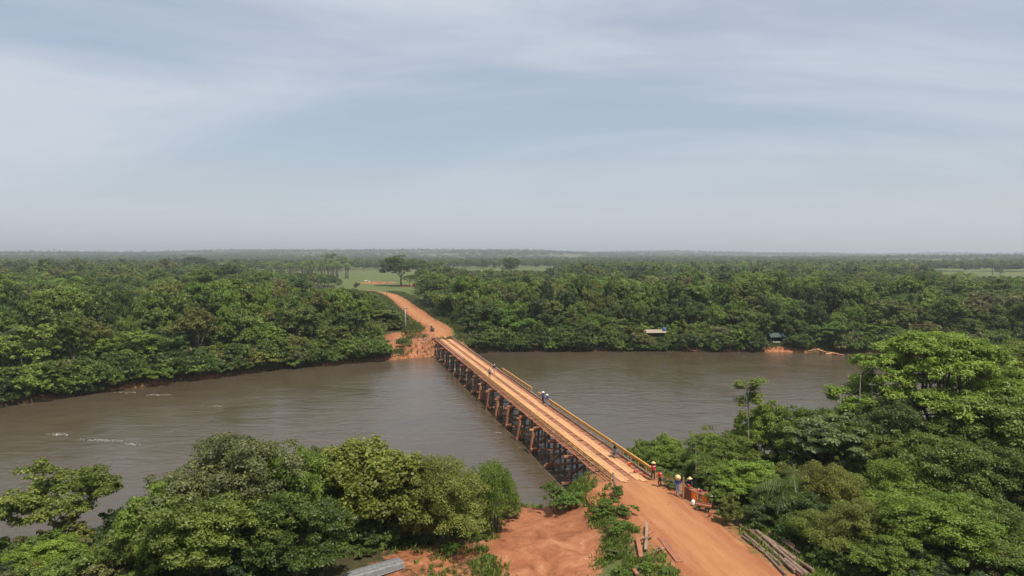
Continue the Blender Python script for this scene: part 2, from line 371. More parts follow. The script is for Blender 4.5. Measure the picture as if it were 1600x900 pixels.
def hclear(x, y):
    """bare-earth weight"""
    cl = np.hypot((x - 2.7) / 4.9, (y - 56) / 12.5)
    w = 1.25 * (1 - sstep(0.55, 1.25, cl))
    cl = np.hypot((x + 4.5) / 7, (y - 51) / 6)
    w = np.maximum(w, (.22 + .62 * vnoise(x, y, 1.6, 64)) * (1 - sstep(.6, 1.1, cl)))
    near = ynear(x) - y; far = y - yfar(x)
    w = np.maximum(w, 0.50 * (1 - sstep(0.5, 2.0, np.abs(near))))
    w = np.maximum(w, (.25 + .5 * vnoise(x, y, 9.0, 62)) * (1 - sstep(0.8, 2.8, np.abs(far))))
    w = np.maximum(w, .56 * (1 - sstep(4.0, 7.6, dpath(x, y, RN))))
    q = P1 + BD * 4; cl2 = np.hypot((x - (q.x - 6)) / 11, (y - (q.y - 2)) / 17)
    w = np.maximum(w, (.52 + .5 * vnoise(x, y, 4.0, 61)) * (1 - sstep(0.6, 1.2, cl2)))
    for px, py, rx, ry in ((1212, 541, 4.5, 2.0), (1283, 543, 4, 1.6), (938, 545, 1.6, 3)):
        c = at(px, py, 1.6); w = np.maximum(w, (.45 + .4 * vnoise(x, y, 1.5, 63)) * (1 - sstep(0.6, 1.15, np.hypot((x - c.x) / rx, (y - c.y) / ry))))
    for px, py, rx, ry in ((590, 441, 17, 26), (645, 446, 10, 22), (520, 455, 9, 6)):
        c = at(px, py, 4.0); w = np.maximum(w, 1.0 * (1 - sstep(0.5, 1.2, np.hypot((x - c.x) / rx, (y - c.y) / ry))))
    for c, rx, ry in (((1560, 3400), 170, 130), ((-420, 4300), 120, 90), ((2500, 4600), 260, 120), ((760, 3000), 120, 90)):
        w = np.maximum(w, 0.9 * (1 - sstep(0.5, 1.2, np.hypot((x - c[0]) / rx, (y - c[1]) / ry))))
    return w

def axis(parts):
    a = []
    for s, e, n in parts: a += list(np.linspace(s, e, n, endpoint=False))
    return np.array(a + [parts[-1][1]])
gx = axis([(-9000, -3000, 24), (-3000, -900, 30), (-900, -320, 24), (-320, -130, 38), (-130, 130, 176), (130, 320, 38), (320, 900, 24), (900, 3000, 30), (3000, 9000, 24)])
gy = axis([(-160, 0, 16), (0, 30, 15), (30, 210, 132), (210, 460, 84), (460, 1000, 54), (1000, 3000, 60), (3000, 6000, 50), (6000, 11000, 20)])
GX, GY = np.meshgrid(gx, gy)
DN = dpath(GX, GY, RN); DF = dpath(GX, GY, RF)
GZ = height(GX, GY, DN, DF)
def grid_mesh(name, X, Y, Z, mat, attrs=(), smooth=True):
    ny, nx = X.shape
    me = bpy.data.meshes.new(name)
    co = np.stack([X, Y, Z], -1).reshape(-1, 3).astype(np.float32)
    me.vertices.add(len(co)); me.vertices.foreach_set('co', co.ravel())
    i = np.arange(ny * nx).reshape(ny, nx)
    q = np.stack([i[:-1, :-1], i[:-1, 1:], i[1:, 1:], i[1:, :-1]], -1).reshape(-1, 4).astype(np.int32)
    me.loops.add(q.size); me.loops.foreach_set('vertex_index', q.ravel())
    me.polygons.add(len(q)); me.polygons.foreach_set('loop_start', np.arange(0, q.size, 4, dtype=np.int32))
    if smooth: me.polygons.foreach_set('use_smooth', np.ones(len(q), bool))
    for nm, arr in attrs:
        a = me.attributes.new(nm, 'FLOAT', 'POINT'); a.data.foreach_set('value', np.ascontiguousarray(arr, dtype=np.float32).ravel())
    me.update(calc_edges=True); me.materials.append(mat); return me
K_ = GX / np.maximum(GY, 1)
PAST = np.where(GY > 900, 1.0, 0.0)
PAST = np.maximum(PAST, ((K_ > -.26) & (K_ < -.12) & (GY > 330)) * 1.0); PAST = np.maximum(PAST, ((K_ > .60) & (GY > 630)) * 1.0)
PAST = np.maximum(PAST, ((K_ > -.38) & (K_ < -.24) & (GY > 500)) * 1.0); PAST = np.maximum(PAST, ((K_ < .06) & (K_ > -.14) & (GY > 780)) * 1.0)
PAST = np.maximum(PAST, 1 - sstep(6, 13, np.minimum(DN, DF)))
tag(link('ground', grid_mesh('ground', GX, GY, GZ, GROUND, [('dirt', hclear(GX, GY)), ('pasture', PAST)])), 'red earth and grass ground on both banks of the river', kind='structure')
wb = MB(); wb.add([(-900, -200, 0), (900, -200, 0), (900, 330, 0), (-900, 330, 0)], [(0, 1, 2, 3)])
tag(wb.build('river_water', WATER), 'wide muddy brown river flowing under the bridge', kind='structure')

def road(name, path, s, half, label, drop=0.35):
    t = np.gradient(path, axis=0); t /= np.linalg.norm(t, axis=1)[:, None]; nrm = np.c_[t[:, 1], -t[:, 0]]
    us = np.linspace(-1, 1, 25); X = []; Y = []; Z = []; AC = []; AL = []
    for i in range(len(path)):
        hl = half(s[i], -1); hr = half(s[i], 1)
        w = np.where(us < 0, -us * -1 * hl, us * hr)
        jit = (vnoise(np.array([s[i]]), np.array([0.0]), 1.7, 5)[0] - .5) * 1.1, (vnoise(np.array([s[i]]), np.array([9.0]), 1.7, 6)[0] - .5) * 1.1
        w = w + np.where(us < 0, us * jit[0], us * jit[1])
        X.append(path[i, 0] + nrm[i, 0] * w); Y.append(path[i, 1] + nrm[i, 1] * w)
        ed = np.clip((np.abs(us) - 0.86) / 0.14, 0, 1)
        rut = -0.05 * (np.exp(-((w - 1.0) / .28) ** 2) + np.exp(-((w + 1.0) / .28) ** 2))
        Z.append(4.0 - drop * ed ** 2 + rut + (vnoise(X[-1], Y[-1], .9, 12) - .5) * .07); AC.append(w); AL.append(np.full(25, s[i]))
    o = link(name, grid_mesh(name, np.array(X), np.array(Y), np.array(Z), DIRT, [('across', np.array(AC)), ('along', np.array(AL))]))
    return tag(o, label, kind='structure')
def half_near(s, side):
    if side > 0: return 3.0 + 2.3 * math.exp(-((s - 4) / 5.0) ** 2) + 0.6 * min(1, s / 18)
    return 2.9 + 0.7 * min(1, s / 18)
road('dirt_road', RN, RNs, half_near, 'red dirt road leading up to the near end of the bridge')
def half_far(s, side):
    k = min(1, s / 22)
    if s > 205: return 4.2 - 2.8 * min(1, (s - 205) / 22)
    if side < 0: return 2.8 + 1.5 * k + 3.0 * math.exp(-((s - 22) / 13.0) ** 2)
    return 2.7 + 1.5 * k + .8 * math.exp(-((s - 75) / 20.0) ** 2)
road('dirt_road', RF, RFs, half_far, 'red dirt road climbing away from the far end of the bridge')

# ------------------------------------------------------------------ the timber bridge
BRIDGE = empty('timber_bridge', (P0.x, P0.y, 0), A_BR)
tag(BRIDGE, 'long timber trestle bridge with plank deck and yellow rails across the river', 'bridge')
DECK = 4.0
mbx = MB(); mbx.box((0, 0, 0), (1, 1, 1)); UNIT = {}
def unit(mat):
    if mat.name not in UNIT: UNIT[mat.name] = mbx.mesh('unit_' + mat.name, mat)
    return UNIT[mat.name]
def piece(name, mat, c, s, rot=(0, 0, 0), parent=None):
    """bridge piece from its own box mesh sized s, at bridge coordinates (u, s, z)"""
    key = (mat.name, tuple(round(v, 2) for v in s))
    if key not in UNIT:
        b = MB(); b.box((0, 0, 0), key[1]); UNIT[key] = b.mesh(name, mat)
    return link(name, UNIT[key], parent or BRIDGE, c, rot)
# cross planks: runs of three butted planks, an open joint between the runs
s = 0.0; k = 0
while s < BLEN - 0.3:
    w = 0.518
    ext = random.choice([0, 0, .05, .1, .14, .2, -.05])
    piece('plank', PLANK, (-0.09 + random.uniform(-.04, .04), s + w / 2, DECK - 0.028 + random.uniform(-.008, .008)), (5.08 + ext, w, 0.055), (random.uniform(-.012, .012), random.uniform(-.004, .004), random.uniform(-.014, .014)))
    k += 1; s += w + (random.uniform(.18, .38) if k % 3 == 0 else random.uniform(.005, .03))
# wheel tracks: three boards side by side, random lengths
for side in (-1, 1):
    for j in range(3):
        u = side * (0.35 + 0.17 + j * 0.335); s = random.uniform(-.6, 0) if j else 0.0
        while s < BLEN - .2:
            L = random.choice([4.0, 4.6, 5.2, 5.8]); L = min(L, BLEN - s)
            if L > .4: piece('track_board', TRACK, (u + random.uniform(-.012, .012), s + L / 2, DECK + 0.032 + random.uniform(0, .012)), (0.32, L - .03, 0.055), (random.uniform(-.002, .002), 0, random.uniform(-.003, .003)))
            s += L
# kerb beams
for u, gap in ((2.2, .03), (-1.98, .03)):
    s = 0.2
    while s < BLEN - 1:
        L = random.choice([5.2, 6.0, 6.6]); L = min(L, BLEN - s)
        hh = .24 if u > 0 else .18
        piece('kerb_beam', KERB, (u + random.uniform(-.03, .03), s + L / 2, DECK + .003 + hh / 2), (.22 if u > 0 else .16, L - gap, hh), (0, 0, random.uniform(-.004, .004))); s += L
# left railing
rl_end = 78.0
post_b = MB(); post_b.box((0, 0, .36), (.08, .09, .98)); post_me = post_b.mesh('post', YELLOW)
s = 0.3
while s < rl_end:
    link('rail_post', post_me, BRIDGE, (-2.17, s, DECK - .05), (random.uniform(-.02, .02), random.uniform(-.02, .02), 0)); s += 1.86
for z, w, h in ((DECK + .76, .09, .10), (DECK + .50, .035, .08), (DECK + .25, .035, .08)):
    s = 0.1
    while s < rl_end - .5:
        L = min(5.58, rl_end - s); piece('rail', YELLOW, (-2.17 + (-.062 if w < .05 else 0), s + L / 2, z), (w, L - .02, h), (random.uniform(-.002, .002), 0, 0)); s += L
# right railing: broad yellow board on posts, with a missing stretch
def rs(px, py, z=4.5):
    p = at(px, py, z) - P0; return p.dot(BD)
for a, b in ((0.2, rs(838, 616)), (rs(822, 609), rs(775, 578))):
    s = a
    while s < b:
        link('rail_post', post_me, BRIDGE, (2.43, s, DECK - .05), (0, random.uniform(-.02, .02), 0)); s += 1.9
    s = a - .1
    while s < b - .3:
        L = min(5.7, b - s)
        piece('rail_board', YELLOW, (2.36, s + L / 2, DECK + .66), (.05, L - .03, .26), (random.uniform(-.003, .003), random.uniform(-.02, .02), 0))
        piece('rail', YELLOW, (2.40, s + L / 2, DECK + .83), (.17, L - .02, .05))
        s += L
# stringers
for u in (-1.9, -.65, .65, 1.9):
    s = 0.0
    while s < BLEN:
        L = min(6.6, BLEN - s); b = MB(); b.tube([(0, -L / 2, 0), (0, 0, .02), (0, L / 2, 0)], [.21, .2, .19], 8, jit=.05)
        b.build('stringer', PILE, BRIDGE, True, (u, s + L / 2, DECK - .28)); s += L
# bents
nb = 18; bents = [4.8 + i * 6.55 for i in range(nb)]
def hb(u, s): p = P0 + BD * s + BR_ * u; return hz(p.x, p.y)
for i, s in enumerate(bents):
    wood = [PILE, PILE, TIMBER][i % 3] if i < 5 else PILE
    for u0, u1 in ((-2.15, -2.55), (-.75, -.8), (.75, .8), (2.15, 2.5)):
        zb = min(hb(u1, s) - .6, -.3); j = random.uniform(-.12, .12)
        b = MB(); r = random.uniform(.15, .19)
        b.tube([(u0, s, 3.2), ((u0 + u1) / 2 + .03, s + j * .5, 1.5), (u1, s + j, zb)], [r * .9, r, r * 1.08], 8, jit=.04)
        b.build('pile', wood, BRIDGE, True)
    b = MB(); e = random.uniform(0, .35)
    b.tube([(-2.85 - e, s, 3.24), (0, s, 3.27), (2.8, s, 3.24)], [.23, .22, .21], 8, jit=.05); b.build('cap_beam', TIMBER, BRIDGE, True)
    zw = max(.38, hb(-2.8, s) + .25)
    b = MB(); b.beam((-3.25 - random.uniform(0, .4), s - .28, zw), (2.9, s - .28, zw + random.uniform(-.1, .1)), .2, .26); b.build('cross_brace', TIMBER, BRIDGE)
    b = MB()
    if i % 2: b.beam((-2.95, s + .26, zw + .25), (.5, s + .26, 2.75), .14, .22)
    else: b.beam((-3.0, s - .52, zw + .3), (-.2, s - .52, 2.7), .14, .22)
    b.build('diagonal_brace', TIMBER, BRIDGE)
    if i % 3 != 1:
        b = MB(); b.beam((-3.5, s - .75, zw + .3), (-2.5, s - .62, zw + .34), .24, .26); b.build('timber_block', TIMBER, BRIDGE)
    if 3 <= i <= 8:      # heavy raked props standing outside the deck
        for du, dd in ((-3.35, -.32), (-2.95, .3)):
            b = MB(); b.beam((du + .35, s + dd, 2.86), (du - .12, s + dd * 1.4, -.5), .30, .32); b.build('raked_prop', TIMBER, BRIDGE)
        b = MB(); b.tube([(-3.45, s, 3.02), (-2.3, s, 3.04)], [.2, .2], 8, jit=.06); b.build('prop_cap', TIMBER, BRIDGE, True)
    if i >= 9:
        b = MB(); b.tube([(-2.9, s + .2, 3.0), (-3.05, s + .2, -.6)], [.12, .13], 8); b.build('steel_pile', PALEBARK, BRIDGE, True)
ROPE = m_plain('ochre_cable', (0.30, 0.20, 0.08))
for u, z, z2 in ((-2.95, 2.4, 1.75), (-4.1, .95, .6)):
    b = MB(); pts = [(u, s, z + (z2 - z) * math.sin(math.pi * ((s % 26.2) / 26.2))) for s in np.linspace(2, 82, 60)]
    b.tube(pts, .016, 5); b.build('cable', ROPE, BRIDGE)
# abutment timbers under the near end
for k in range(4):
    b = MB(); b.beam((-2.6, -.25 + k * .02, 3.72 - k * .30), (2.6, -.25 + k * .02, 3.72 - k * .30), .2, .27); b.build('abutment_timber', TIMBER, BRIDGE)
for k in range(3):
    b = MB(); b.beam((-2.6, BLEN + .25 - k * .02, 3.72 - k * .30), (2.6, BLEN + .25, 3.72 - k * .30), .2, .27); b.build('abutment_timber', TIMBER, BRIDGE)

# ------------------------------------------------------------------ foliage templates
def unitv(a): return a / np.maximum(np.linalg.norm(a, axis=1), 1e-9)[:, None]
def leaves(rg, C, N, L, Wd, droop=0.0):
    """diamond leaves: centres C, normals N"""
    n = len(C); t = rg.normal(size=(n, 3)); t -= N * (t * N).sum(1)[:, None]; t = unitv(t)
    if droop: t[:, 2] -= droop; t = unitv(t)
    b = unitv(np.cross(N, t)); l = (L * rg.uniform(.7, 1.35, n))[:, None]; w = (Wd * rg.uniform(.7, 1.3, n))[:, None]
    V = np.stack([C - t * l * .5, C + b * w * .5 + t * l * .05, C + t * l * .5 - N * l * .12, C - b * w * .5 + t * l * .05], 1)
    return V.reshape(-1, 3)
def crown(rg, Rr, Hc, zc, nl, nc, nleaf, L, Wd, flat=.6, lobe=.5, up=.5, droop=0., plates=False, dome=False):
    """leaf cloud in lobes > clumps > leaves. returns V, tint, lobe centres, clump centres"""
    d = unitv(rg.normal(size=(nl, 3))); d[:, 2] = np.abs(d[:, 2]) * 1.3 - .52
    d = unitv(d); rad = rg.uniform(.45, .78, nl)
    LC = d * rad[:, None] * np.array([Rr, Rr, Hc / 2]) + np.array([0, 0, zc])
    LR = Rr * lobe * rg.uniform(.7, 1.25, nl)
    if plates: LC[:, 2] = zc + Hc * (.5 - .55 * (np.hypot(LC[:, 0], LC[:, 1]) / Rr) ** 2) * rg.uniform(.7, 1, nl) - .1 * Hc
    if dome:
        az = np.arange(nl) * 2.39996; k = (np.arange(nl) + .5) / nl; rad = np.sqrt(k) * rg.uniform(.82, .98, nl)
        LC = np.c_[np.cos(az) * rad * Rr, np.sin(az) * rad * Rr, zc + Hc * (.42 - .82 * rad ** 2.6) * rg.uniform(.85, 1.05, nl)]
    CC = []; CR = []; CT = []
    for i in range(nl):
        v = unitv(rg.normal(size=(nc, 3))); v[:, 2] = np.where(v[:, 2] < -.3, -v[:, 2], v[:, 2])
        q = v * rg.uniform(.5, 1.15, nc)[:, None] * LR[i] * np.array([1, 1, .75 if not plates else .3]) * (np.array([1, 1, .55]) if dome else 1)
        CC.append(LC[i] + q); CR.append(LR[i] * rg.uniform(.17, .42, nc)); CT.append(rg.uniform(.82, 1.18) * rg.uniform(.85, 1.2, nc))
    CC = np.concatenate(CC); CR = np.concatenate(CR); CT = np.concatenate(CT)
    CC[:, 2] = np.maximum(CC[:, 2], .25)
    p = CR ** 2; idx = rg.choice(len(CC), nleaf, p=p / p.sum())
    v = unitv(rg.normal(size=(nleaf, 3))); v[:, 2] = np.where(v[:, 2] < -.45, -v[:, 2], v[:, 2])
    r = rg.uniform(.25, 1.0, nleaf) ** .6 * (1 + .35 * (rg.random(nleaf) < .12))
    C = CC[idx] + v * (CR[idx] * r)[:, None] * np.array([1, 1, flat])
    if droop: C[:, 2] -= droop * (np.hypot(v[:, 0], v[:, 1]) ** 2) * CR[idx] * .8
    C[:, 2] = np.maximum(C[:, 2], .08)
    N = unitv(v * .7 + np.array([0, 0, up]) + rg.normal(size=(nleaf, 3)) * .45)
    tint = CT[idx] * rg.uniform(.72, 1.28, nleaf)
    hot = rg.random(nleaf) < .012; tint[hot] *= 1.7
    return leaves(rg, C, N, L, Wd, droop * .8), tint, LC, CC
def trunk_mb(rg, LC, CC, zb, r0, lean=(0, 0), stems=1, twig=True):
    b = MB(); zc = LC[:, 2].mean()
    for sidx in range(stems):
        ox, oy = (rg.uniform(-.5, .5, 2) if stems > 1 else (0, 0))
        top = Vector((lean[0] + ox, lean[1] + oy, zb)); mid = Vector((lean[0] * .4 + ox * .8 + rg.uniform(-.15, .15), lean[1] * .4 + oy * .8 + rg.uniform(-.15, .15), zb * .5))
        b.tube([(ox * .6, oy * .6, -.5), (ox * .65, oy * .65, .05), mid, top], [r0 * 1.35, r0 * 1.1, r0 * .85, r0 * .65], 9, jit=.06)
        mine = [i for i in range(len(LC)) if i % stems == sidx]
        az = {i: math.atan2(LC[i][1] - top.y, LC[i][0] - top.x) + rg.uniform(-.3, .3) for i in mine}
        mine.sort(key=lambda i: az[i]); ng = max(1, min(5, round(len(mine) / 3)))
        for g in range(ng):
            grp = mine[g * len(mine) // ng:(g + 1) * len(mine) // ng]
            if not grp: continue
            cen = Vector(np.mean([LC[i] for i in grp], axis=0)); fk = top.lerp(cen, rg.uniform(.35, .6)); fk.z = max(fk.z, top.z * .8)
            st = mid.lerp(top, rg.uniform(.55, 1.0)); mm = st.lerp(fk, .5) + Vector((rg.uniform(-.15, .15), rg.uniform(-.15, .15), -.06 * (fk - st).length))
            b.tube([st, mm, fk], [r0 * .55, r0 * .44, r0 * .34], 7)
            for i in grp:
                e = Vector(LC[i]); m = fk.lerp(e, .5) + Vector((rg.uniform(-.2, .2), rg.uniform(-.2, .2), .08 * (e - fk).length))
                b.tube([fk, m, e], [r0 * .3, r0 * .2, r0 * .09], 6)
                if twig:
                    near = np.argsort(((CC - LC[i]) ** 2).sum(1))[:7]
                    for j in near: b.tube([e.lerp(m, rg.uniform(0, .4)), Vector(CC[j])], [r0 * .1, r0 * .04], 4, cap=False)
    return b
class Tpl:
    pass
def make_tpl(name, seed, Rr, H, low, nl, nc, nleaf, L, Wd, r0=.2, bark=None, stems=1, twig=True, **k):
    rg = np.random.default_rng(seed); t = Tpl(); t.R = Rr; t.H = H
    Hc = H * (1 - low); zc = H * low + Hc * .5
    V, tint, LC, CC = crown(rg, Rr, Hc, zc, nl, nc, nleaf, L, Wd, **k)
    zmax = np.percentile(V[:, 2], 99.7); rr = np.percentile(np.hypot(V[:, 0], V[:, 1]), 98)
    t.R = rr; t.H = zmax
    t.crown = quads_mesh(name + '_crown', V, LEAF, tint)
    t.trunk = trunk_mb(rg, LC, CC, max(H * low, H * .32), r0, tuple(rg.uniform(-.5, .5, 2)), stems, twig).mesh(name + '_trunk', bark or BARK, True)
    t.name = name; return t
T = {}
T['broad1'] = make_tpl('broad1', 21, 4.4, 9.0, .10, 14, 22, 36000, .23, .13, .2, lobe=.45)
T['broad2'] = make_tpl('broad2', 22, 4.6, 9.0, .12, 13, 24, 36000, .21, .12, .22, lobe=.46, flat=.55)
T['broad3'] = make_tpl('broad3', 23, 4.2, 8.0, .06, 16, 20, 32000, .25, .14, .17, lobe=.42, stems=3)
T['open'] = make_tpl('open', 24, 4.6, 8.2, .32, 13, 18, 22000, .24, .14, .15, lobe=.34, flat=.5, stems=2)
T['feather1'] = make_tpl('feather1', 25, 4.4, 8.0, .08, 17, 24, 46000, .20, .075, .17, lobe=.42, flat=.6, droop=.6, stems=2)
T['feather2'] = make_tpl('feather2', 26, 3.6, 7.0, .05, 13, 24, 34000, .22, .07, .14, lobe=.45, flat=.85, droop=.9, stems=3)
T['vine'] = make_tpl('vine', 27, 4.6, 8.6, .04, 16, 20, 30000, .26, .20, .2, lobe=.44, flat=.8, droop=.6)
T['umbrella'] = make_tpl('umbrella', 28, 9.0, 15.0, .06, 52, 20, 120000, .27, .145, .42, lobe=.25, flat=.5, dome=True)
T['grey'] = make_tpl('grey', 29, 4.6, 8.0, .12, 20, 14, 20000, .34, .17, .17, lobe=.34, flat=.4, up=.9)
T['shrub1'] = make_tpl('shrub1', 30, 1.7, 2.3, .02, 8, 13, 7500, .17, .10, .05, lobe=.5, stems=3, twig=False)
T['shrub2'] = make_tpl('shrub2', 31, 1.5, 1.6, .02, 7, 13, 6500, .15, .10, .04, lobe=.55, stems=3, twig=False)
NEAR_FULL = ['broad1', 'broad2', 'broad3', 'feather1', 'feather2', 'vine']
for i in range(9):
    rg = np.random.default_rng(60 + i); Hh = rg.uniform(9, 12); 
    T['mid%d' % i] = make_tpl('mid%d' % i, 70 + i, rg.uniform(3.8, 5.2), Hh, rg.uniform(.02, .16), int(rg.integers(11, 16)), 13, 8200, .40, .26, .2, twig=False, lobe=rg.uniform(.38, .48), flat=[.45, .6, .75][i % 3], plates=(i == 4), droop=[0, .5, 0][i % 3])
for i in range(4):
    T['bush%d' % i] = make_tpl('bush%d' % i, 90 + i, 2.6, 3.4, .02, 9, 12, 4000, .32, .20, .06, twig=False, stems=3, lobe=.48, droop=[0, .7][i % 2])
for i in range(6):
    rg = np.random.default_rng(40 + i)
    T['far%d' % i] = make_tpl('far%d' % i, 110 + i, rg.uniform(4, 5.2), rg.uniform(9, 13), rg.uniform(.1, .25), 9, 6, 1000, 1.0, .75, .25, twig=False, lobe=.45)

GREENS = {'mid': (.106, .150, .025), 'dark': (.060, .094, .020), 'olive': (.130, .146, .030), 'bright': (.136, .200, .028), 'yellow': (.128, .172, .026), 'grey': (.115, .150, .062), 'dry': (.17, .13, .075), 'deep': (.036, .058, .018)}
def gcol(k, j=.12):
    c = GREENS[k]; return tuple(max(.005, v * random.uniform(1 - j, 1 + j)) for v in c) + (1,)
def place_tree(tpl, x, y, h, r, col, label, name='tree', cat='tree', group=None, rz=None, z=None, trunk=True):
    t = T[tpl]; z = hz(x, y) - .1 if z is None else z
    root = empty(name, (x, y, z), random.uniform(0, 6.28) if rz is None else rz)
    root.scale = (r / t.R, r / t.R, h / t.H)
    c = link('crown', t.crown, root); c.color = col
    if trunk: link('trunk' if name.endswith('tree') else 'stems', t.trunk, root)
    return tag(root, label, cat, group)

# ------------------------------------------------------------------ palms
def palm_tpl(name, seed, H, nf, fl, r0=.16, leaf=.9, nlf=26):
    rg = np.random.default_rng(seed); t = Tpl(); b = MB()
    lx, ly = rg.uniform(-.6, .6, 2)
    top = Vector((lx, ly, H)); b.tube([(0, 0, -.4), (lx * .2, ly * .2, H * .4), (lx * .6, ly * .6, H * .75), top], [r0 * 1.3, r0, r0 * .9, r0 * .8], 9, jit=.05)
    t.trunk = b.mesh(name + '_trunk', BARK, True); V = []; TT = []
    for i in range(nf):
        az = 2 * math.pi * (i / nf + rg.uniform(-.03, .03)) * 2.4; el = rg.uniform(.15, 1.35) if i % 4 else rg.uniform(-.5, .1)
        dirh = np.array([math.cos(az), math.sin(az), 0]); p = np.array(top); pts = []
        ln = fl * rg.uniform(.8, 1.15); e = el
        for q in range(nlf + 1):
            pts.append(p.copy()); p = p + (dirh * math.cos(e) + np.array([0, 0, math.sin(e)])) * ln / nlf; e -= (.062 + .02 * rg.random()) * (26 / nlf) * (1.2 if el > .5 else .8)
        pts = np.array(pts); sidev = np.array([-math.sin(az), math.cos(az), 0])
        for q in range(1, nlf):
            a = pts[q]; tn = pts[q + 1] - pts[q - 1]; tn /= np.linalg.norm(tn); k = q / nlf
            L = leaf * math.sin(math.pi * min(1, .15 + .85 * k) ** .8) + .12; w = ln / nlf * .55
            for sgn in (-1, 1):
                dv = sidev * sgn * .8 + tn * .55 + np.array([0, 0, -.35 - .25 * rg.random()]); dv /= np.linalg.norm(dv); tip = a + dv * L
                V += [a - tn * w * .5, a + tn * w * .5, tip + tn * w * .15, tip - tn * w * .15]; TT.append(rg.uniform(.8, 1.25))
        # midrib
        for q in range(0, nlf, 3):
            a = pts[q]; c = pts[min(q + 3, nlf)]; w = .035
            V += [a - sidev * w, a + sidev * w, c + sidev * w * .8, c - sidev * w * .8]; TT.append(1.3)
    t.crown = quads_mesh(name + '_crown', np.array(V), LEAF, np.array(TT)); t.H = H; t.R = fl; t.name = name
    T[name] = t
palm_tpl('palm1', 1, 7.0, 17, 4.2); palm_tpl('palm2', 2, 8.5, 20, 3.8, leaf=.8); palm_tpl('palm3', 3, 3.0, 15, 4.6, .2, 1.0)
palm_tpl('palmfar', 4, 9.5, 15, 4.0, .3, 1.5, 9)
def place_palm(tpl, x, y, s, label, col=(.065, .10, .03, 1), group=None, name='palm_tree'):
    t = T[tpl]; root = empty(name, (x, y, hz(x, y) - .1), random.uniform(0, 6.28)); root.scale = (s, s, s)
    c = link('crown', t.crown, root); c.color = col; link('trunk', t.trunk, root)
    return tag(root, label, 'palm', group)

# ------------------------------------------------------------------ near trees and shrubs (px, top py, distance, width px, template, tone, label)
def near_tree(px, top, d, wpx, tpl, tone, label, hmul=1.0, name='tree', cat='tree', group=None):
    p = atd(px, top, d); z0 = hz(p.x, d); h = max(1.0, (p.z - z0)) * hmul
    r = wpx * .5 * d / FPX
    return place_tree(tpl, p.x, d, h + .1, r, tuple(v * k for v, k in zip(gcol(tone, .08), (1.22, 1.12, 1.0, 1))), label, name, cat, group)
LEFT = [
 (92, 722, 56, 200, 'open', 'mid', 'lone open-crowned tree with forked bare trunk at the water, left corner'),
 (345, 684, 50, 235, 'broad2', 'grey', 'tallest pale green tree of the clump on the near left bank'),
 (440, 700, 53, 170, 'broad1', 'mid', 'rounded mid green tree right behind the tallest pale tree, near left bank'),
 (265, 752, 48, 170, 'broad3', 'bright', 'low leafy tree between the lone tree and the tallest pale tree'),
 (500, 708, 57, 120, 'broad1', 'dark', 'small dark tree peeping over the clump behind the vine-covered tree'),
 (575, 698, 56.5, 225, 'vine', 'yellow', 'yellowish vine-covered tree above the upturned boat'),
 (694, 712, 55.5, 180, 'feather1', 'olive', 'olive feathery tree between the vine-covered tree and the clearing'),
 (775, 720, 58, 105, 'feather2', 'mid', 'slim willow-like tree at the river edge beside the red clearing'),
 (345, 772, 45, 220, 'broad1', 'mid', 'bushy tree at the bottom edge below the tallest pale tree'),
 (455, 770, 46, 180, 'broad3', 'dark', 'dark leafy tree left of the vine-covered tree, bottom edge'),
 (215, 812, 48, 130, 'broad2', 'mid', 'short round tree at the bottom edge right of the lone tree'),
 (650, 768, 56, 120, 'feather2', 'olive', 'drooping small tree hanging over the upturned boat'),
 (80, 842, 50, 130, 'broad3', 'bright', 'low bushy tree at the foot of the lone open-crowned tree'),
]
for a in LEFT: near_tree(*a, group='trees on the near left bank')
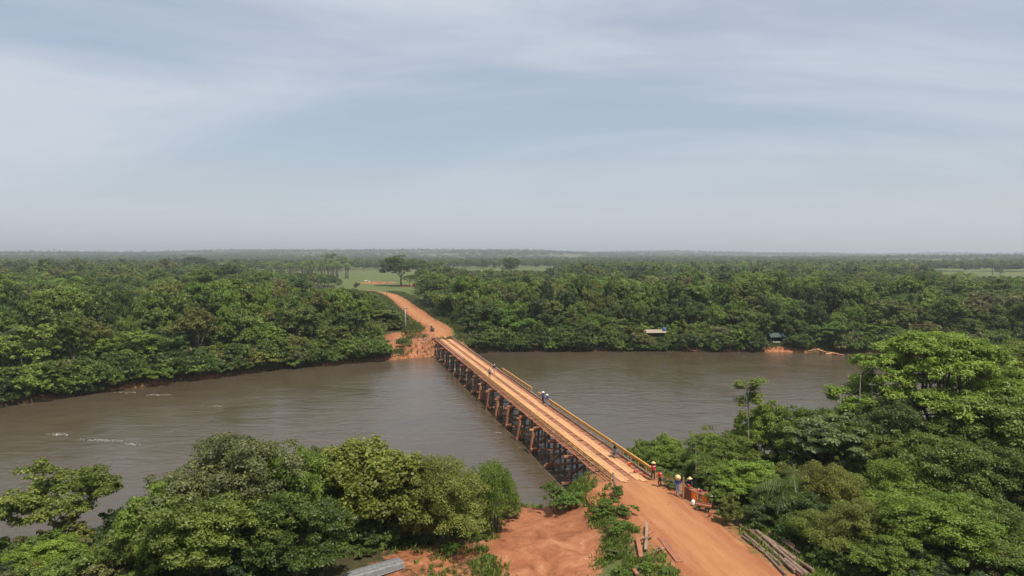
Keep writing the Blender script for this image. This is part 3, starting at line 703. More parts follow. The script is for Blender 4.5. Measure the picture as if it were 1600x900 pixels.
RIGHT = [
 (1478, 521, 66, 330, 'umbrella', 'bright', 'huge spreading umbrella-crowned tree on the near right bank'),
 (1610, 540, 76, 230, 'umbrella', 'mid', 'second umbrella-crowned tree behind the huge one, cut by the picture edge'),
 (1560, 612, 60, 210, 'broad1', 'mid', 'rounded tree under the right flank of the huge umbrella tree'),
 (1420, 622, 61, 150, 'broad2', 'dark', 'dark tree beneath the left flank of the huge umbrella tree'),
 (1195, 628, 72, 100, 'broad3', 'bright', 'bright small tree by the water beneath the slim sapling'),
 (1250, 640, 69, 130, 'broad1', 'mid', 'mid green tree between bright waterside tree and grey-leaved tree'),
 (1135, 672, 71, 120, 'broad2', 'mid', 'round waterside tree left of the slim sapling'),
 (1040, 684, 77, 100, 'broad3', 'bright', 'bright leafy tree beside the near end of the bridge'),
 (1005, 690, 79, 64, 'broad1', 'mid', 'small tree nearest the right bridge rail at the water'),
 (1085, 690, 74, 90, 'broad2', 'mid', 'mid green tree behind the thin upright pole'),
 (1300, 650, 63, 175, 'grey', 'grey', 'grey-green tree with big pale leaves in the right thicket'),
 (1355, 665, 60, 120, 'broad1', 'mid', 'mid green tree right of the grey-leaved tree'),
 (1115, 716, 66, 110, 'broad1', 'mid', 'leafy tree behind the work table'),
 (1175, 720, 60, 120, 'broad3', 'bright', 'bright bushy tree just left of the drooping roadside palm'),
 (1290, 722, 56, 150, 'feather1', 'olive', 'olive feathery tree right of the drooping roadside palm'),
 (1390, 715, 55, 190, 'feather1', 'bright', 'bright feathery tree in the middle of the right thicket'),
 (1500, 680, 55, 190, 'broad2', 'mid', 'broad mid green tree below the huge umbrella tree'),
 (1590, 700, 53, 170, 'broad1', 'dark', 'dark tree at the right edge below the umbrella trees'),
 (1330, 780, 49, 170, 'feather1', 'olive', 'olive feathery tree overhanging the pile of logs'),
 (1450, 765, 48, 210, 'broad2', 'bright', 'bright rounded tree near the bottom edge of the right thicket'),
 (1560, 790, 47, 210, 'feather1', 'mid', 'feathery tree filling the bottom right corner'),
 (1270, 800, 51, 90, 'feather2', 'mid', 'small drooping tree just behind the pile of logs'),
 (1400, 835, 45, 140, 'broad3', 'mid', 'low leafy tree at the bottom edge right of the logs'),
]
for a in RIGHT: near_tree(*a, group='trees on the near right bank')
# slim saplings and bare trunks
def bare_tree(px, base_py, top_py, d, lean, label, r=.12, nb=5, mat=PALEBARK, seed=0, span=.45):
    rg = np.random.default_rng(seed + 500); p = atd(px, base_py, d); q = atd(px, top_py, d); z0 = hz(p.x, d); z0 = min(z0, p.z); H = q.z - z0
    root = empty('bare_tree', (p.x, d, z0 - .1)); b = MB()
    pts = [Vector((lean * k * H * .12 + rg.uniform(-.08, .08), rg.uniform(-.08, .08), H * k)) for k in (0, .3, .6, .85, 1)]
    b.tube(pts, [r, r * .85, r * .65, r * .4, r * .15], 7); b.build('trunk', mat, root, True)
    bb = MB()
    for i in range(nb):
        k = rg.uniform(.5, .97); a = pts[2].lerp(pts[4], (k - .5) / .5); az = rg.uniform(0, 6.28); L = H * rg.uniform(.12, .3) * span * 2
        e = a + Vector((math.cos(az) * L, math.sin(az) * L, L * rg.uniform(.4, 1.0))); m = a.lerp(e, .5) + Vector((0, 0, -.05 * L))
        bb.tube([a, m, e], [r * .3, r * .2, r * .07], 5)
        for _ in range(4):
            f = m.lerp(e, rg.uniform(.1, 1)); g = f + Vector(rg.uniform(-1, 1, 3)) * L * .4 + Vector((0, 0, L * .2)); bb.tube([f, g], [r * .1, r * .04], 4)
    bb.build('branches', mat, root, True)
    return tag(root, label, 'tree', 'bare tree trunks')
bare_tree(1342, 660, 584, 64, .1, 'bare pale trunk standing before the huge umbrella tree', .10, 5, seed=1)
def sapling(px, base_py, top_py, d, label, seed, rcr=1.0):
    rg = np.random.default_rng(seed); p = atd(px, base_py, d); q = atd(px, top_py, d); z0 = hz(p.x, d); H = q.z - z0
    root = empty('sapling', (p.x, d, z0 - .1)); b = MB(); b.tube([(0, 0, 0), (.1, 0, H * .5), (0, .05, H * .97)], [.09, .07, .03], 7)
    Vs = []; TT = []
    for i in range(16):
        az = rg.uniform(0, 6.28); k = rg.uniform(.70, 1.0); L = rcr * rg.uniform(.5, 1.1); c = np.array([math.cos(az) * L, math.sin(az) * L, H * k + rg.uniform(-.1, .3)])
        b.tube([(0, .03, H * k - .25), tuple(c)], [.03, .012], 4)
        n = 190; v = unitv(rg.normal(size=(n, 3))); C = c + v * np.array([.75, .75, .34]) * rg.uniform(.2, 1.15, n)[:, None]
        Vs.append(leaves(rg, C, unitv(v * .5 + np.array([0, 0, .8])), .26, .15)); TT.append(rg.uniform(.8, 1.25, n))
    b.build('trunk', PALEBARK, root, True)
    c = link('crown', quads_mesh('sapling_crown', np.concatenate(Vs), LEAF, np.concatenate(TT)), root); c.color = gcol('bright')
    return tag(root, label, 'tree', 'saplings on the near right bank')
sapling(1168, 680, 590, 70, 'slim pale-stemmed sapling with open leafy top above the waterside trees', 3, 1.3)
sapling(1312, 655, 606, 66, 'thin short sapling left of the bare pale trunk', 4, .8)
p = at(1212, 800, 3.4); place_palm('palm3', p.x + .3, 56.5, 1.0, 'drooping feathery palm beside the dirt road in the right thicket', (.095, .125, .036, 1))
p = atd(1260, 760, 57); place_palm('palm3', p.x, 57.5, .85, 'smaller palm half hidden right of the drooping roadside palm', (.075, .11, .032, 1))
# shrubs on the embankment left of the road and along the right verge
def gpt(px, py, z0=3.0):
    z = z0
    for _ in range(4): p = at(px, py, z); z = hz(p.x, p.y)
    return at(px, py, z)
SHR = [(952, 800, 1.1, 1.3, 'bright', 'round shrub at the top of the embankment beside the near bridge end'),
 (982, 808, 1.0, 1.1, 'mid', 'shrub on the embankment next to the road, second from the bridge'),
 (962, 832, 1.1, 1.1, 'mid', 'shrub on the embankment above the red clearing'),
 (978, 826, .7, .7, 'bright', 'low shrub at the road edge behind the crossed boards'),
 (960, 868, .8, .7, 'olive', 'olive shrub left of the thick fallen board'),
 (1016, 890, .8, .5, 'bright', 'leafy shrub below the crossed boards at the bottom edge'),
 (1042, 896, .7, .5, 'mid', 'low shrub beside the long flat plank at the road edge'),
 (975, 898, .8, .6, 'bright', 'shrub at the bottom edge left of the road'),
 (870, 800, 1.9, 2.7, 'mid', 'shrub at the water edge left of the nearest trestle'),
 (898, 792, 1.2, 1.4, 'bright', 'small shrub at the water edge under the bridge side'),
 (938, 806, .9, .9, 'mid', 'shrub at the foot of the embankment by the abutment'),
 (958, 778, .9, 1.5, 'mid', 'little shrub climbing the abutment at the bridge corner'),
 (1046, 762, 1.0, .9, 'grey', 'grey-green shrub between the red-shirted pair and the straw hat worker'),
 (1092, 764, 1.5, 2.5, 'mid', 'leafy shrub right behind the work table'),
 (1125, 792, 1.7, 2.6, 'bright', 'bright shrub right of the work table on the road verge'),
 (1148, 815, 1.6, 2.3, 'mid', 'shrub on the road verge at the upper end of the log pile'),
 (1185, 822, 1.5, 2.2, 'dark', 'dark shrub behind the upper end of the log pile'),
 (1240, 850, 1.5, 1.7, 'dark', 'dark shrub in the shade behind the middle of the log pile'),
 (1288, 880, 1.6, 1.8, 'mid', 'shrub behind the lower end of the log pile'),
 (1330, 893, 1.7, 2.0, 'dark', 'dark shrub at the bottom edge right of the log pile'),
 (1066, 742, 1.7, 2.7, 'bright', 'bright shrub behind the straw hat worker at the water edge'),
 (795, 812, 1.2, 1.5, 'olive', 'brownish shrub at the foot of the willow-like tree'),
 (742, 838, 1.3, 1.5, 'mid', 'shrub at the edge of the red clearing under the feathery tree'),
 (708, 868, 1.1, 1.0, 'mid', 'low shrub between the upturned boat and the clearing'),
 (762, 872, .6, .45, 'olive', 'small weedy tuft in the red clearing')]
for i, (px, py, r, h, tone, lab) in enumerate(SHR):
    p = gpt(px, py); place_tree(['shrub1', 'shrub2'][i % 2], p.x, p.y, h, r, gcol(tone), lab, 'shrub', 'shrub', 'shrubs along the near road and clearing')

# ------------------------------------------------------------------ far-bank forest
def in_road(x, y, pad): return bool((np.hypot(RF[:, 0] - x, RF[:, 1] - y) < pad).any())
def keep_open(x, y):
    """True where no forest grows beyond the river"""
    k = x / y
    q = P1 + BD * 4
    if in_road(x, y, 8.5 if y < 260 else 7.5): return True
    if math.hypot((x - (q.x - 8)) / 11, (y - (q.y + 4)) / 15) < 1: return True
    for px, hw, y0, y1 in ((1216, 5.2, 176, 189.5), (1229, 2.2, 176, 188.5), (1283, 3.6, 176, 186), (1022, 4.6, 188.5, 195.5), (938, 1.0, 176, 187)):
        if abs(x - (px - 800) / FPX * .5 * (y0 + y1)) < hw and y0 < y < y1: return True
    if -36 < x < -14 and y < P1.y + 6 and x > -36 + (P1.y - y) * .25: return True
    if -.250 < k < -.135 and 395 < y < 1000: return True
    if -.20 < k < -.13 and 330 < y: return True if y < 420 and k < -.15 else (y < 1000 and k < -.135)
    if -.13 < k < .045 and 800 < y < 1080: return True
    if .61 < k < .95 and 640 < y < 880: return True
    if -.36 < k < -.25 and 520 < y < 900: return (y < 600) or k > -.30
    if -.52 < k < -.40 and 760 < y < 1000: return True
    return False
ORD = ['first', 'second', 'third', 'fourth', 'fifth', 'sixth', 'seventh', 'eighth', 'ninth', 'tenth', 'eleventh', 'twelfth', 'thirteenth', 'fourteenth', 'fifteenth', 'sixteenth', 'seventeenth', 'eighteenth', 'nineteenth', 'twentieth'] 
for a in ('twenty', 'thirty', 'forty', 'fifty', 'sixty', 'seventy', 'eighty'):
    ORD += [a + '-' + o for o in ORD[:9]]
    ORD.append({'twenty': 'thirtieth', 'thirty': 'fortieth', 'forty': 'fiftieth', 'fifty': 'sixtieth', 'sixty': 'seventieth', 'seventy': 'eightieth', 'eighty': 'ninetieth'}[a])
CAPX = [-100, 380, 402, 520, 545, 585, 600, 607, 614, 640, 648, 700, 740, 850, 890, 1440, 1480, 1700]
CAPY = [404, 408, 424, 429, 447, 456, 461, 466, 440, 430, 421, 419, 424, 424, 411, 414, 433, 434]
RPX = np.array([800 + FPX * x / y for x, y in RF]); RPY = np.array([HORY + FPX * (CAMZ - 4.0) / (y + 1.1) for x, y in RF])
def cap_height(x, y, r, h):
    """scrub stays low where the place is open behind it: pastures, and the verge of the far road"""
    px = 800 + FPX * x / y; z0 = 3.6
    lim = CAMZ - (float(np.interp(px, CAPX, CAPY)) - HORY) * (y + 1.1) / FPX - z0
    h = min(h, lim)
    if abs(x - 40.0) < 5.2 and y < 190: h = min(h, 2.3)
    wpx = r * .95 * FPX / y; hw = 4.6 * FPX / RF[:, 1]
    m = (RPX + hw > px - wpx) & (RPX - hw < px + wpx) & (RF[:, 1] > y)
    if m.any(): h = min(h, CAMZ - (RPY[m].max() - 2 - HORY) * (y + 1.1) / FPX - z0) if RPY[m].max() < HORY + FPX * 22 / y else h
    return h
rf = np.random.default_rng(77)
forest = []                                   # (x, y, row, side)
row_off = [3.5, 9, 14.5, 20, 26, 32, 38, 44, 51, 58]
for k, off in enumerate(row_off):
    x = -135.0
    while x < 190:
        xx = x + rf.uniform(-1.6, 1.6)
        yy = float(yfar(xx)) + off + rf.uniform(-1.8, 1.8)
        if xx < -20: yy += off * .25                       # the bank runs obliquely there
        if abs(xx) / yy < .80 and not keep_open(xx, yy): forest.append((xx, yy, k, -1 if xx < -24 else 1))
        x += rf.uniform(4.6, 6.4)
forest.sort(key=lambda t: math.hypot(t[0], t[1]))
solo, rest = forest[:298], forest[298:]
TONES = ['mid', 'mid', 'dark', 'dark', 'olive', 'bright', 'deep', 'olive', 'mid', 'bright']
TW = {'mid': 'mid green', 'dark': 'dark green', 'olive': 'olive green', 'bright': 'bright green', 'deep': 'deep green', 'dry': 'brownish', 'yellow': 'yellow-green', 'grey': 'grey-green'}
rows = {}
for t in solo: rows.setdefault((t[3], t[2]), []).append(t)
for (sd_, k), lst in rows.items():
    lst.sort(key=lambda t: -t[0] if sd_ < 0 else t[0])       # counted from the road / the bridge outwards
    for i, (x, y, _, _) in enumerate(lst):
        tone = TONES[int(rf.integers(len(TONES)))]
        if rf.random() < .03: tone = 'dry'
        h = rf.uniform(4.0, 8.0) if k == 0 else rf.uniform(6.0, 13.0) if k < 3 else rf.uniform(7.5, 16.0)
        r = rf.uniform(2.8, 6.6) * (.85 if k == 0 else 1)
        h = cap_height(x, y, r, h)
        if h < 2.2: continue
        if h < 5: r = min(r, h * .8)
        w = 'short' if h < 6.5 else 'middle-sized' if h < 10 else 'tall'
        lab = '%s %s tree, %s from the road, %s row of %s far-bank forest' % (w, TW[tone], ORD[i], ORD[k], 'left' if sd_ < 0 else 'right')
        place_tree('mid%d' % int(rf.integers(9)), x, y, h, r, gcol(tone), lab, group='far-bank forest trees')
# waterside bushes overhanging the far bank
x = -118.0; bl = []
while x < 150:
    y = float(yfar(x)) + rf.uniform(-.6, 1.6)
    if abs(x) / y < .80 and not keep_open(x, y) and not any(abs(x - at(px, 548, 0).x) < rr for px, rr in ((1078, 2.5),)): bl.append((x, y))
    x += rf.uniform(1.7, 3.0)
for sd_ in (-1, 1):
    lst = sorted([b for b in bl if (b[0] < -24) == (sd_ < 0)], key=lambda b: -b[0] if sd_ < 0 else b[0])
    for i, (x, y) in enumerate(lst):
        tone = ['mid', 'olive', 'bright', 'mid', 'dark', 'yellow'][int(rf.integers(6))]
        if tone == 'yellow' and rf.random() < .6: tone = 'bright'
        h = cap_height(x, y, 1, rf.uniform(1.8, 4.8))
        lab = '%s %s bush at the waterline, %s from the bridge along the %s far bank' % ('low' if h < 3.2 else 'high', TW[tone], ORD[i], 'left' if sd_ < 0 else 'right')
        place_tree('bush%d' % int(rf.integers(4)), x, y, h, rf.uniform(1.8, 3.2), gcol(tone), lab, 'riverside_bush', 'bush', 'bushes along the far waterline', z=max(hz(x, y) - .2, -.1))
# ---- masses beyond what can be counted, as instanced stuff
def stuff(name, label, pts, tpls, cols, seed, trunks=True):
    """pts: list of (x, y, z, scale, scale z)"""
    col = bpy.data.collections.new(name + '_kinds'); rg = np.random.default_rng(seed)
    for i, tk in enumerate(tpls):
        t = T[tk]
        if True:
            me = t.crown
            if trunks and not hasattr(t, 'joined'):
                # crown and trunk in one mesh for the instanced mass
                bm = bmesh.new(); bm.from_mesh(t.crown); n0 = len(bm.faces); bm.from_mesh(t.trunk); bm.faces.ensure_lookup_table()
                for f in bm.faces[n0:]: f.material_index = 1
                me2 = bpy.data.meshes.new(t.name + '_whole'); bm.to_mesh(me2); bm.free(); me2.materials.append(LEAF); me2.materials.append(BARK); t.joined = me2
            if trunks: me = t.joined
            o = bpy.data.objects.new('%s_kind_%02d' % (name, i), me); col.objects.link(o)
    P = np.array(pts); me = bpy.data.meshes.new(name); me.vertices.add(len(P)); me.vertices.foreach_set('co', P[:, :3].astype(np.float32).ravel())
    a = me.attributes.new('scl', 'FLOAT_VECTOR', 'POINT'); a.data.foreach_set('vector', np.c_[P[:, 3], P[:, 3], P[:, 4]].astype(np.float32).ravel())
    a = me.attributes.new('rot', 'FLOAT_VECTOR', 'POINT'); a.data.foreach_set('vector', np.c_[np.zeros(len(P)), np.zeros(len(P)), rg.uniform(0, 6.28, len(P))].astype(np.float32).ravel())
    a = me.attributes.new('idx', 'INT', 'POINT'); a.data.foreach_set('value', rg.integers(0, len(tpls), len(P)).astype(np.int32))
    a = me.attributes.new('icol', 'FLOAT_VECTOR', 'POINT'); cc = np.array(cols)[rg.integers(0, len(cols), len(P))] * rg.uniform(.8, 1.2, (len(P), 1)) * rg.uniform(.94, 1.06, (len(P), 3)); a.data.foreach_set('vector', cc.astype(np.float32).ravel())
    o = link(name, me); o.color = (0, 0, 0, 1)
    g = bpy.data.node_groups.new(name, 'GeometryNodeTree'); g.interface.new_socket('Geometry', in_out='INPUT', socket_type='NodeSocketGeometry'); g.interface.new_socket('Geometry', in_out='OUTPUT', socket_type='NodeSocketGeometry')
    gi = g.nodes.new('NodeGroupInput'); go = g.nodes.new('NodeGroupOutput'); iop = g.nodes.new('GeometryNodeInstanceOnPoints'); ci = g.nodes.new('GeometryNodeCollectionInfo')
    ci.inputs['Collection'].default_value = col; ci.inputs['Separate Children'].default_value = True; ci.inputs['Reset Children'].default_value = True
    def attr(nm, ty):
        n = g.nodes.new('GeometryNodeInputNamedAttribute'); n.data_type = ty; n.inputs['Name'].default_value = nm; return n.outputs['Attribute']
    g.links.new(gi.outputs[0], iop.inputs['Points']); g.links.new(ci.outputs[0], iop.inputs['Instance']); iop.inputs['Pick Instance'].default_value = True
    g.links.new(attr('idx', 'INT'), iop.inputs['Instance Index']); g.links.new(attr('rot', 'FLOAT_VECTOR'), iop.inputs['Rotation']); g.links.new(attr('scl', 'FLOAT_VECTOR'), iop.inputs['Scale'])
    g.links.new(iop.outputs[0], go.inputs[0])
    md = o.modifiers.new('scatter', 'NODES'); md.node_group = g
    return tag(o, label, None, None, 'stuff')
MIDC = [GREENS['mid'], GREENS['dark'], GREENS['olive'], GREENS['deep'], GREENS['bright'], GREENS['mid'], GREENS['dark'], (.13, .125, .045)]
pts = []
cand = [(t[0], t[1]) for t in rest]
for _ in range(30000):
    y = 215 + 700 * rf.random() ** 1.5; x = y * rf.uniform(-.83, .83); cand.append((x, y))
cell = {}; restset = set(cand[:len(rest)])
for x, y in cand:
    if y < float(yfar(x)) + 62 and (x, y) not in restset: continue
    if keep_open(x, y): continue
    g = 5.2 if y < 400 else 7.0; kx = (int(x // g), int(y // g))
    if kx in cell: continue
    cell[kx] = 1
    h = cap_height(x, y, 4.5, rf.uniform(6.5, 13.5) * (1 if rf.random() > .08 else 1.3))
    if h < 2.2: continue
    pts.append((x, y, 0, max(h, 6.0), h))
P_ = np.array(pts); Hs = height(P_[:, 0], P_[:, 1])
pts = [(p[0], p[1], hh - .1, p[3] / 11.0 * 1.05, p[4] / 11.0) for p, hh in zip(pts, Hs)]
near_p = [p for p in pts if p[1] < 420]; far_p = [p for p in pts if p[1] >= 420]
stuff('forest_canopy', 'continuous forest canopy behind the counted trees on the far bank', near_p, ['mid%d' % i for i in range(9)] * 2 + ['palm2'], MIDC, 3)
stuff('distant_forest', 'distant forest canopy reaching the pastures', far_p, ['far%d' % i for i in range(6)], MIDC, 4)
pts = []
for _ in range(42000):
    y = 900 + 5600 * rf.random() ** 1.35; x = y * rf.uniform(-.84, .84); pts.append((x, y))
P_ = np.array(pts)
dens = vnoise(P_[:, 0], P_[:, 1], 260, 31) * .6 + vnoise(P_[:, 0], P_[:, 1], 90, 32) * .4
clr = hclear(P_[:, 0], P_[:, 1])
okm = (dens > .36) & (clr < .3)
okm &= ~np.array([(keep_open(x, y) if y < 1100 else False) for x, y in pts])
P_ = P_[okm]; Hs = height(P_[:, 0], P_[:, 1]); sc = rf.uniform(.8, 1.35, len(P_)) * (1 + np.clip((P_[:, 1] - 1500) / 3500, 0, 1) * .6)
stuff('horizon_forest', 'blue hazy forest on the low hills at the horizon', [(a[0], a[1], b - .5, c, c * (.95 if a[1] < 2500 else .72)) for a, b, c in zip(P_, Hs, sc)], ['far%d' % i for i in range(6)], MIDC[:4], 5, trunks=False)
P_ = np.array([(y * rf.uniform(-.8, .8), y) for y in rf.uniform(3200, 5600, 420)]); Hs = height(P_[:, 0], P_[:, 1])
stuff('horizon_palms', 'scattered tiny palms on the skyline of the far hills', [(a[0], a[1], b, 1.7, 1.9) for a, b in zip(P_, Hs)], ['palmfar'], [GREENS['dark']], 6)
# palm belts behind the forest
pts = []
for _ in range(150): pts.append((rf.uniform(.16, .60), rf.uniform(560, 760)))
for _ in range(60): pts.append((rf.uniform(-.36, -.24), rf.uniform(600, 700)))
P_ = np.array([(k * y, y) for k, y in pts]); Hs = height(P_[:, 0], P_[:, 1])
stuff('palm_belt', 'belt of feathery palms behind the forest', [(a[0], a[1], b, s_, s_) for a, b, s_ in zip(P_, Hs, rf.uniform(1.1, 1.6, len(P_)))], ['palmfar', 'palm2'], [GREENS['mid'], GREENS['dark'], GREENS['olive']], 8)

rg_u = np.random.default_rng(123); up_ = []
for _ in range(9000):
    x = rg_u.uniform(-140, 175); off = 68 * rg_u.random() ** 1.3; y = float(yfar(x)) + .5 + off + (off * .25 if x < -20 else 0)
    if abs(x) / y > .82 or keep_open(x, y): continue
    if in_road(x, y, 9.5): continue
    h = cap_height(x, y, 2.0, rg_u.uniform(1.6, 4.6))
    if h > .8: up_.append((x, y, h))
P_ = np.array(up_); Hs = height(P_[:, 0], P_[:, 1])
stuff('undergrowth', 'dense undergrowth beneath the far-bank trees', [(a[0], a[1], max(b, 0) - .2, min(1.3, a[2] / 3.0), a[2] / 3.4) for a, b in zip(P_, Hs)], ['bush%d' % i for i in range(4)], MIDC, 9, trunks=False)
up_ = []
for _ in range(5200):
    x = rg_u.uniform(-62, 75); y = rg_u.uniform(30, 96)
    if y > float(ynear(x)) - .5: continue
    dn_ = float(np.hypot(RN[:, 0] - x, RN[:, 1] - y).min())
    if dn_ < 7.2 or (3 < dn_ and x < 13.5 and x > -6 and y > 34): continue
    if x > 12 and dn_ < 8.6 and y < 60: continue
    if -9.5 < x < 12 and 46 < y < (55.5 if x < -3.5 else 99): continue
    if abs(x + 11) < 5.2 and y < 53.5 and y > 40: continue
    up_.append((x, y, rg_u.uniform(.9, 3.2)))
P_ = np.array(up_); Hs = height(P_[:, 0], P_[:, 1])
stuff('undergrowth', 'dense undergrowth beneath the trees of the near bank', [(a[0], a[1], b - .15, min(1.25, .35 + a[2] / 3), a[2] / 2.2) for a, b in zip(P_, Hs)], ['shrub1', 'shrub2'], MIDC, 10, trunks=False)

# counted palms and landmark trees on the far side: (px, py of crown centre, distance, scale, template)
for px, py, d, s_, tp, lab in (
    (381, 527, 166, 1.05, 'palm2', 'palm with pale trunk at the water edge of the left far bank'),
    (330, 462, 236, 1.3, 'palm1', 'grey drooping palm rising from the left forest canopy'),
    (205, 548, 150, .95, 'palm1', 'palm among the dark trees above the left waterline'),
    (5, 572, 124, 1.1, 'palm2', 'palm at the left picture edge on the far bank'),
    (848, 508, 196, .95, 'palm1', 'palm in the right forest nearest to the bridge'),
    (925, 476, 214, 1.2, 'palm1', 'large palm rising mid-forest above the hut with the tan roof'),
    (663, 455, 288, 1.0, 'palm3', 'dark low palm beside the far dirt road'),
    (1395, 492, 206, 1.15, 'palm1', 'palm with upright fronds above the floating logs'),
    (850, 520, 190, .6, 'palm3', 'low palm at the foot of the palm nearest the bridge'),
    (1322, 545, 187, .6, 'palm3', 'low palm at the waterline right of the floating logs'),
    (1551, 420, 735, 1.9, 'palm2', 'solitary palm standing in the pasture at the right'),
    (484, 408, 640, 1.9, 'palm2', 'tall palm on the skyline left of the pasture'),
    (437, 412, 620, 1.7, 'palm2', 'palm on the skyline above the left forest'),
    (1420, 412, 620, 1.7, 'palm2', 'tall palm sticking out of the palm belt at the right'),
    (1012, 410, 640, 1.7, 'palm2', 'palm sticking out of the palm belt in the middle')):
    p = atd(px, py, d); place_palm(tp, p.x, d, s_, lab, gcol(['mid', 'olive', 'grey'][px % 3]))
pl = []
while len(pl) < 18:
    y = rf.uniform(205, 330); x = y * rf.uniform(-.72, .72); kk = x / y
    if keep_open(x, y) or -.30 < kk < -.05 or any(abs(x - q[0]) < 9 for q in pl): continue
    pl.append((x, y))
for sd_ in (-1, 1):
    for i, (x, y) in enumerate(sorted([q for q in pl if (q[0] < 0) == (sd_ < 0)], key=lambda q: abs(q[0]))):
        place_palm(['palm2', 'palm1'][i % 2], x, y, rf.uniform(1.3, 1.65), 'feathery palm topping the %s forest canopy, %s outward from the far road' % ('left' if sd_ < 0 else 'right', ORD[i]), gcol(['mid', 'olive', 'bright'][i % 3]), 'palms in the forest canopy')
def landmark(px, base, top, wpx, tpl, tone, lab, low=None):
    p = at(px, base, 4.0); d = p.y; q = atd(px, top, d); place_tree(tpl, p.x, d, q.z - hz(p.x, d), wpx * .5 * d / FPX, gcol(tone), lab, group='lone trees around the pasture')
landmark(627, 446, 399, 66, 'broad2', 'dark', 'big spreading tree with bare trunk behind the far road')
landmark(655, 437, 404, 34, 'mid2', 'dark', 'round dark tree right of the big spreading pasture tree')
landmark(640, 447, 429, 28, 'mid4', 'mid', 'small umbrella-shaped tree under the big spreading pasture tree')
landmark(686, 446, 408, 50, 'mid1', 'mid', 'round tree on the right of the far road at the pasture')
landmark(305, 425, 401, 58, 'umbrella', 'dark', 'flat-topped dark tree on the skyline above the left forest')
landmark(259, 424, 403, 18, 'mid0', 'dark', 'small round skyline tree left of the flat-topped tree')
landmark(525, 428, 396, 46, 'mid3', 'mid', 'tall tree at the left edge of the pasture')
landmark(797, 432, 402, 34, 'mid5', 'dark', 'dark tree before the pasture strip in the centre')
landmark(756, 425, 406, 12, 'mid6', 'dark', 'small tree in the centre pasture strip')
landmark(772, 424, 410, 10, 'mid7', 'dark', 'tiny tree in the centre pasture strip, right of the small one')
landmark(1560, 431, 414, 16, 'bush0', 'grey', 'grey bush in the right-hand pasture beside the solitary palm')
landmark(558, 452, 441, 12, 'bush1', 'dark', 'dark bush in the pasture beside the red mound')
for a in ((737, 500, 455, 212, .4, 'bare white tree leaning above the far end of the bridge', .13, 6), (745, 505, 470, 205, -.3, 'shorter bare white tree right of the far bridge end', .10, 4), (14, 545, 478, 140, .05, 'bare white trunk at the left edge of the far forest', .10, 4),
          (1270, 505, 460, 205, .1, 'leafless grey tree in the right forest above the sandy landing', .14, 9), (1568, 500, 470, 205, .05, 'thin bare trunk at the right edge of the far forest', .10, 3), (530, 480, 446, 265, .1, 'bare trunk in the left forest beside the far road', .13, 4), (1240, 548, 515, 187, 0., 'leafless brown tree between the blue shelter and the sandy landing', .14, 12)):
    bare_tree(a[0], a[1], a[2], a[3], a[4], a[5], a[6], a[7], PALEBARK if a[0] not in (1240, 1270) else BARK, seed=a[0])

# ------------------------------------------------------------------ low weeds and litter on the near ground
def weeds(name, label, pts, col, hgt, seed, nb=7):
    rg = np.random.default_rng(seed); V = []; TT = []
    P = np.array(pts); H0 = height(P[:, 0], P[:, 1])
    for k in range(nb):
        az = rg.uniform(0, 6.28, len(P)); h = hgt * rg.uniform(.4, 1.2, len(P)); ln = h * rg.uniform(.2, .9, len(P)); w = .022 + .03 * rg.random(len(P))
        b = np.c_[P[:, 0] + rg.normal(0, .08, len(P)), P[:, 1] + rg.normal(0, .08, len(P)), H0 - .03]
        d = np.c_[np.cos(az), np.sin(az), np.zeros(len(P))]; sv = np.c_[-np.sin(az), np.cos(az), np.zeros(len(P))] * w[:, None]
        m = b + d * (ln * .4)[:, None]; m[:, 2] += h * .7; t = b + d * ln[:, None]; t[:, 2] += h
        V.append(np.stack([b - sv, b + sv, m + sv * 1.2, t], 1).reshape(-1, 3)); TT.append(rg.uniform(.7, 1.3, len(P)))
    o = link(name, quads_mesh(name, np.concatenate(V), LEAF, np.concatenate(TT))); o.color = (*col, 1)
    return tag(o, label, kind='stuff')
rw = np.random.default_rng(99); g1 = []; g2 = []
for _ in range(60000):
    x = rw.uniform(-14, 30); y = rw.uniform(40, 74)
    if y > float(ynear(x)) - .3: continue
    g1.append((x, y))
G = np.array(g1); dn = dpath(G[:, 0], G[:, 1], RN); w = hclear(G[:, 0], G[:, 1])
thr = rw.random(len(G)); keep = (dn > 3.9 + rw.uniform(-.5, .6, len(G))) & (vnoise(G[:, 0], G[:, 1], 1.3, 41) > .30) & (thr > w * 1.02)
keep &= ~((G[:, 0] > 12) & (dn < 5.5) & (G[:, 1] > 54) & (G[:, 1] < 66))
keep &= (G[:, 0] > -3) | (rw.random(len(G)) < .22)
bx_ = np.array([tuple(at(px, py, 3.5)[:2]) for px, py in ((997, 848), (1000, 858), (1002, 868), (1010, 836), (1010, 850), (1014, 840), (1034, 864), (1024, 865), (993, 897))])
keep &= np.hypot(G[:, 0][:, None] - bx_[:, 0], G[:, 1][:, None] - bx_[:, 1]).min(1) > .75
Q_ = G - np.array([P0.x, P0.y]); us_ = Q_ @ np.array(BR_[:2]); ss_ = Q_ @ np.array(BD[:2]); keep &= ~((np.abs(us_) < 3.0) & (ss_ > -.8))
keep &= ~((np.abs(G[:, 0] + 10.5) < 3.2) & (np.abs(G[:, 1] - 49.5) < 3))
G = G[keep]
weeds('weeds', 'green weeds and grass on the road verges and embankment', G[::2], GREENS['bright'], .42, 1)
weeds('weeds', 'drier grass tufts among the weeds beside the road and clearing', G[1::2], (.13, .13, .045), .32, 2)
rs_ = np.random.default_rng(15); cl = []
for _ in range(9000):
    x = rs_.uniform(-8, 24); y = rs_.uniform(42, 70)
    if y > float(ynear(x)) - .3: continue
    cl.append((x, y))
C_ = np.array(cl); dn = dpath(C_[:, 0], C_[:, 1], RN); C_ = C_[((dn < 5.5) & (rs_.random(len(C_)) < np.clip(dn / 6, .08, 1))) | (hclear(C_[:, 0], C_[:, 1]) > .6)]
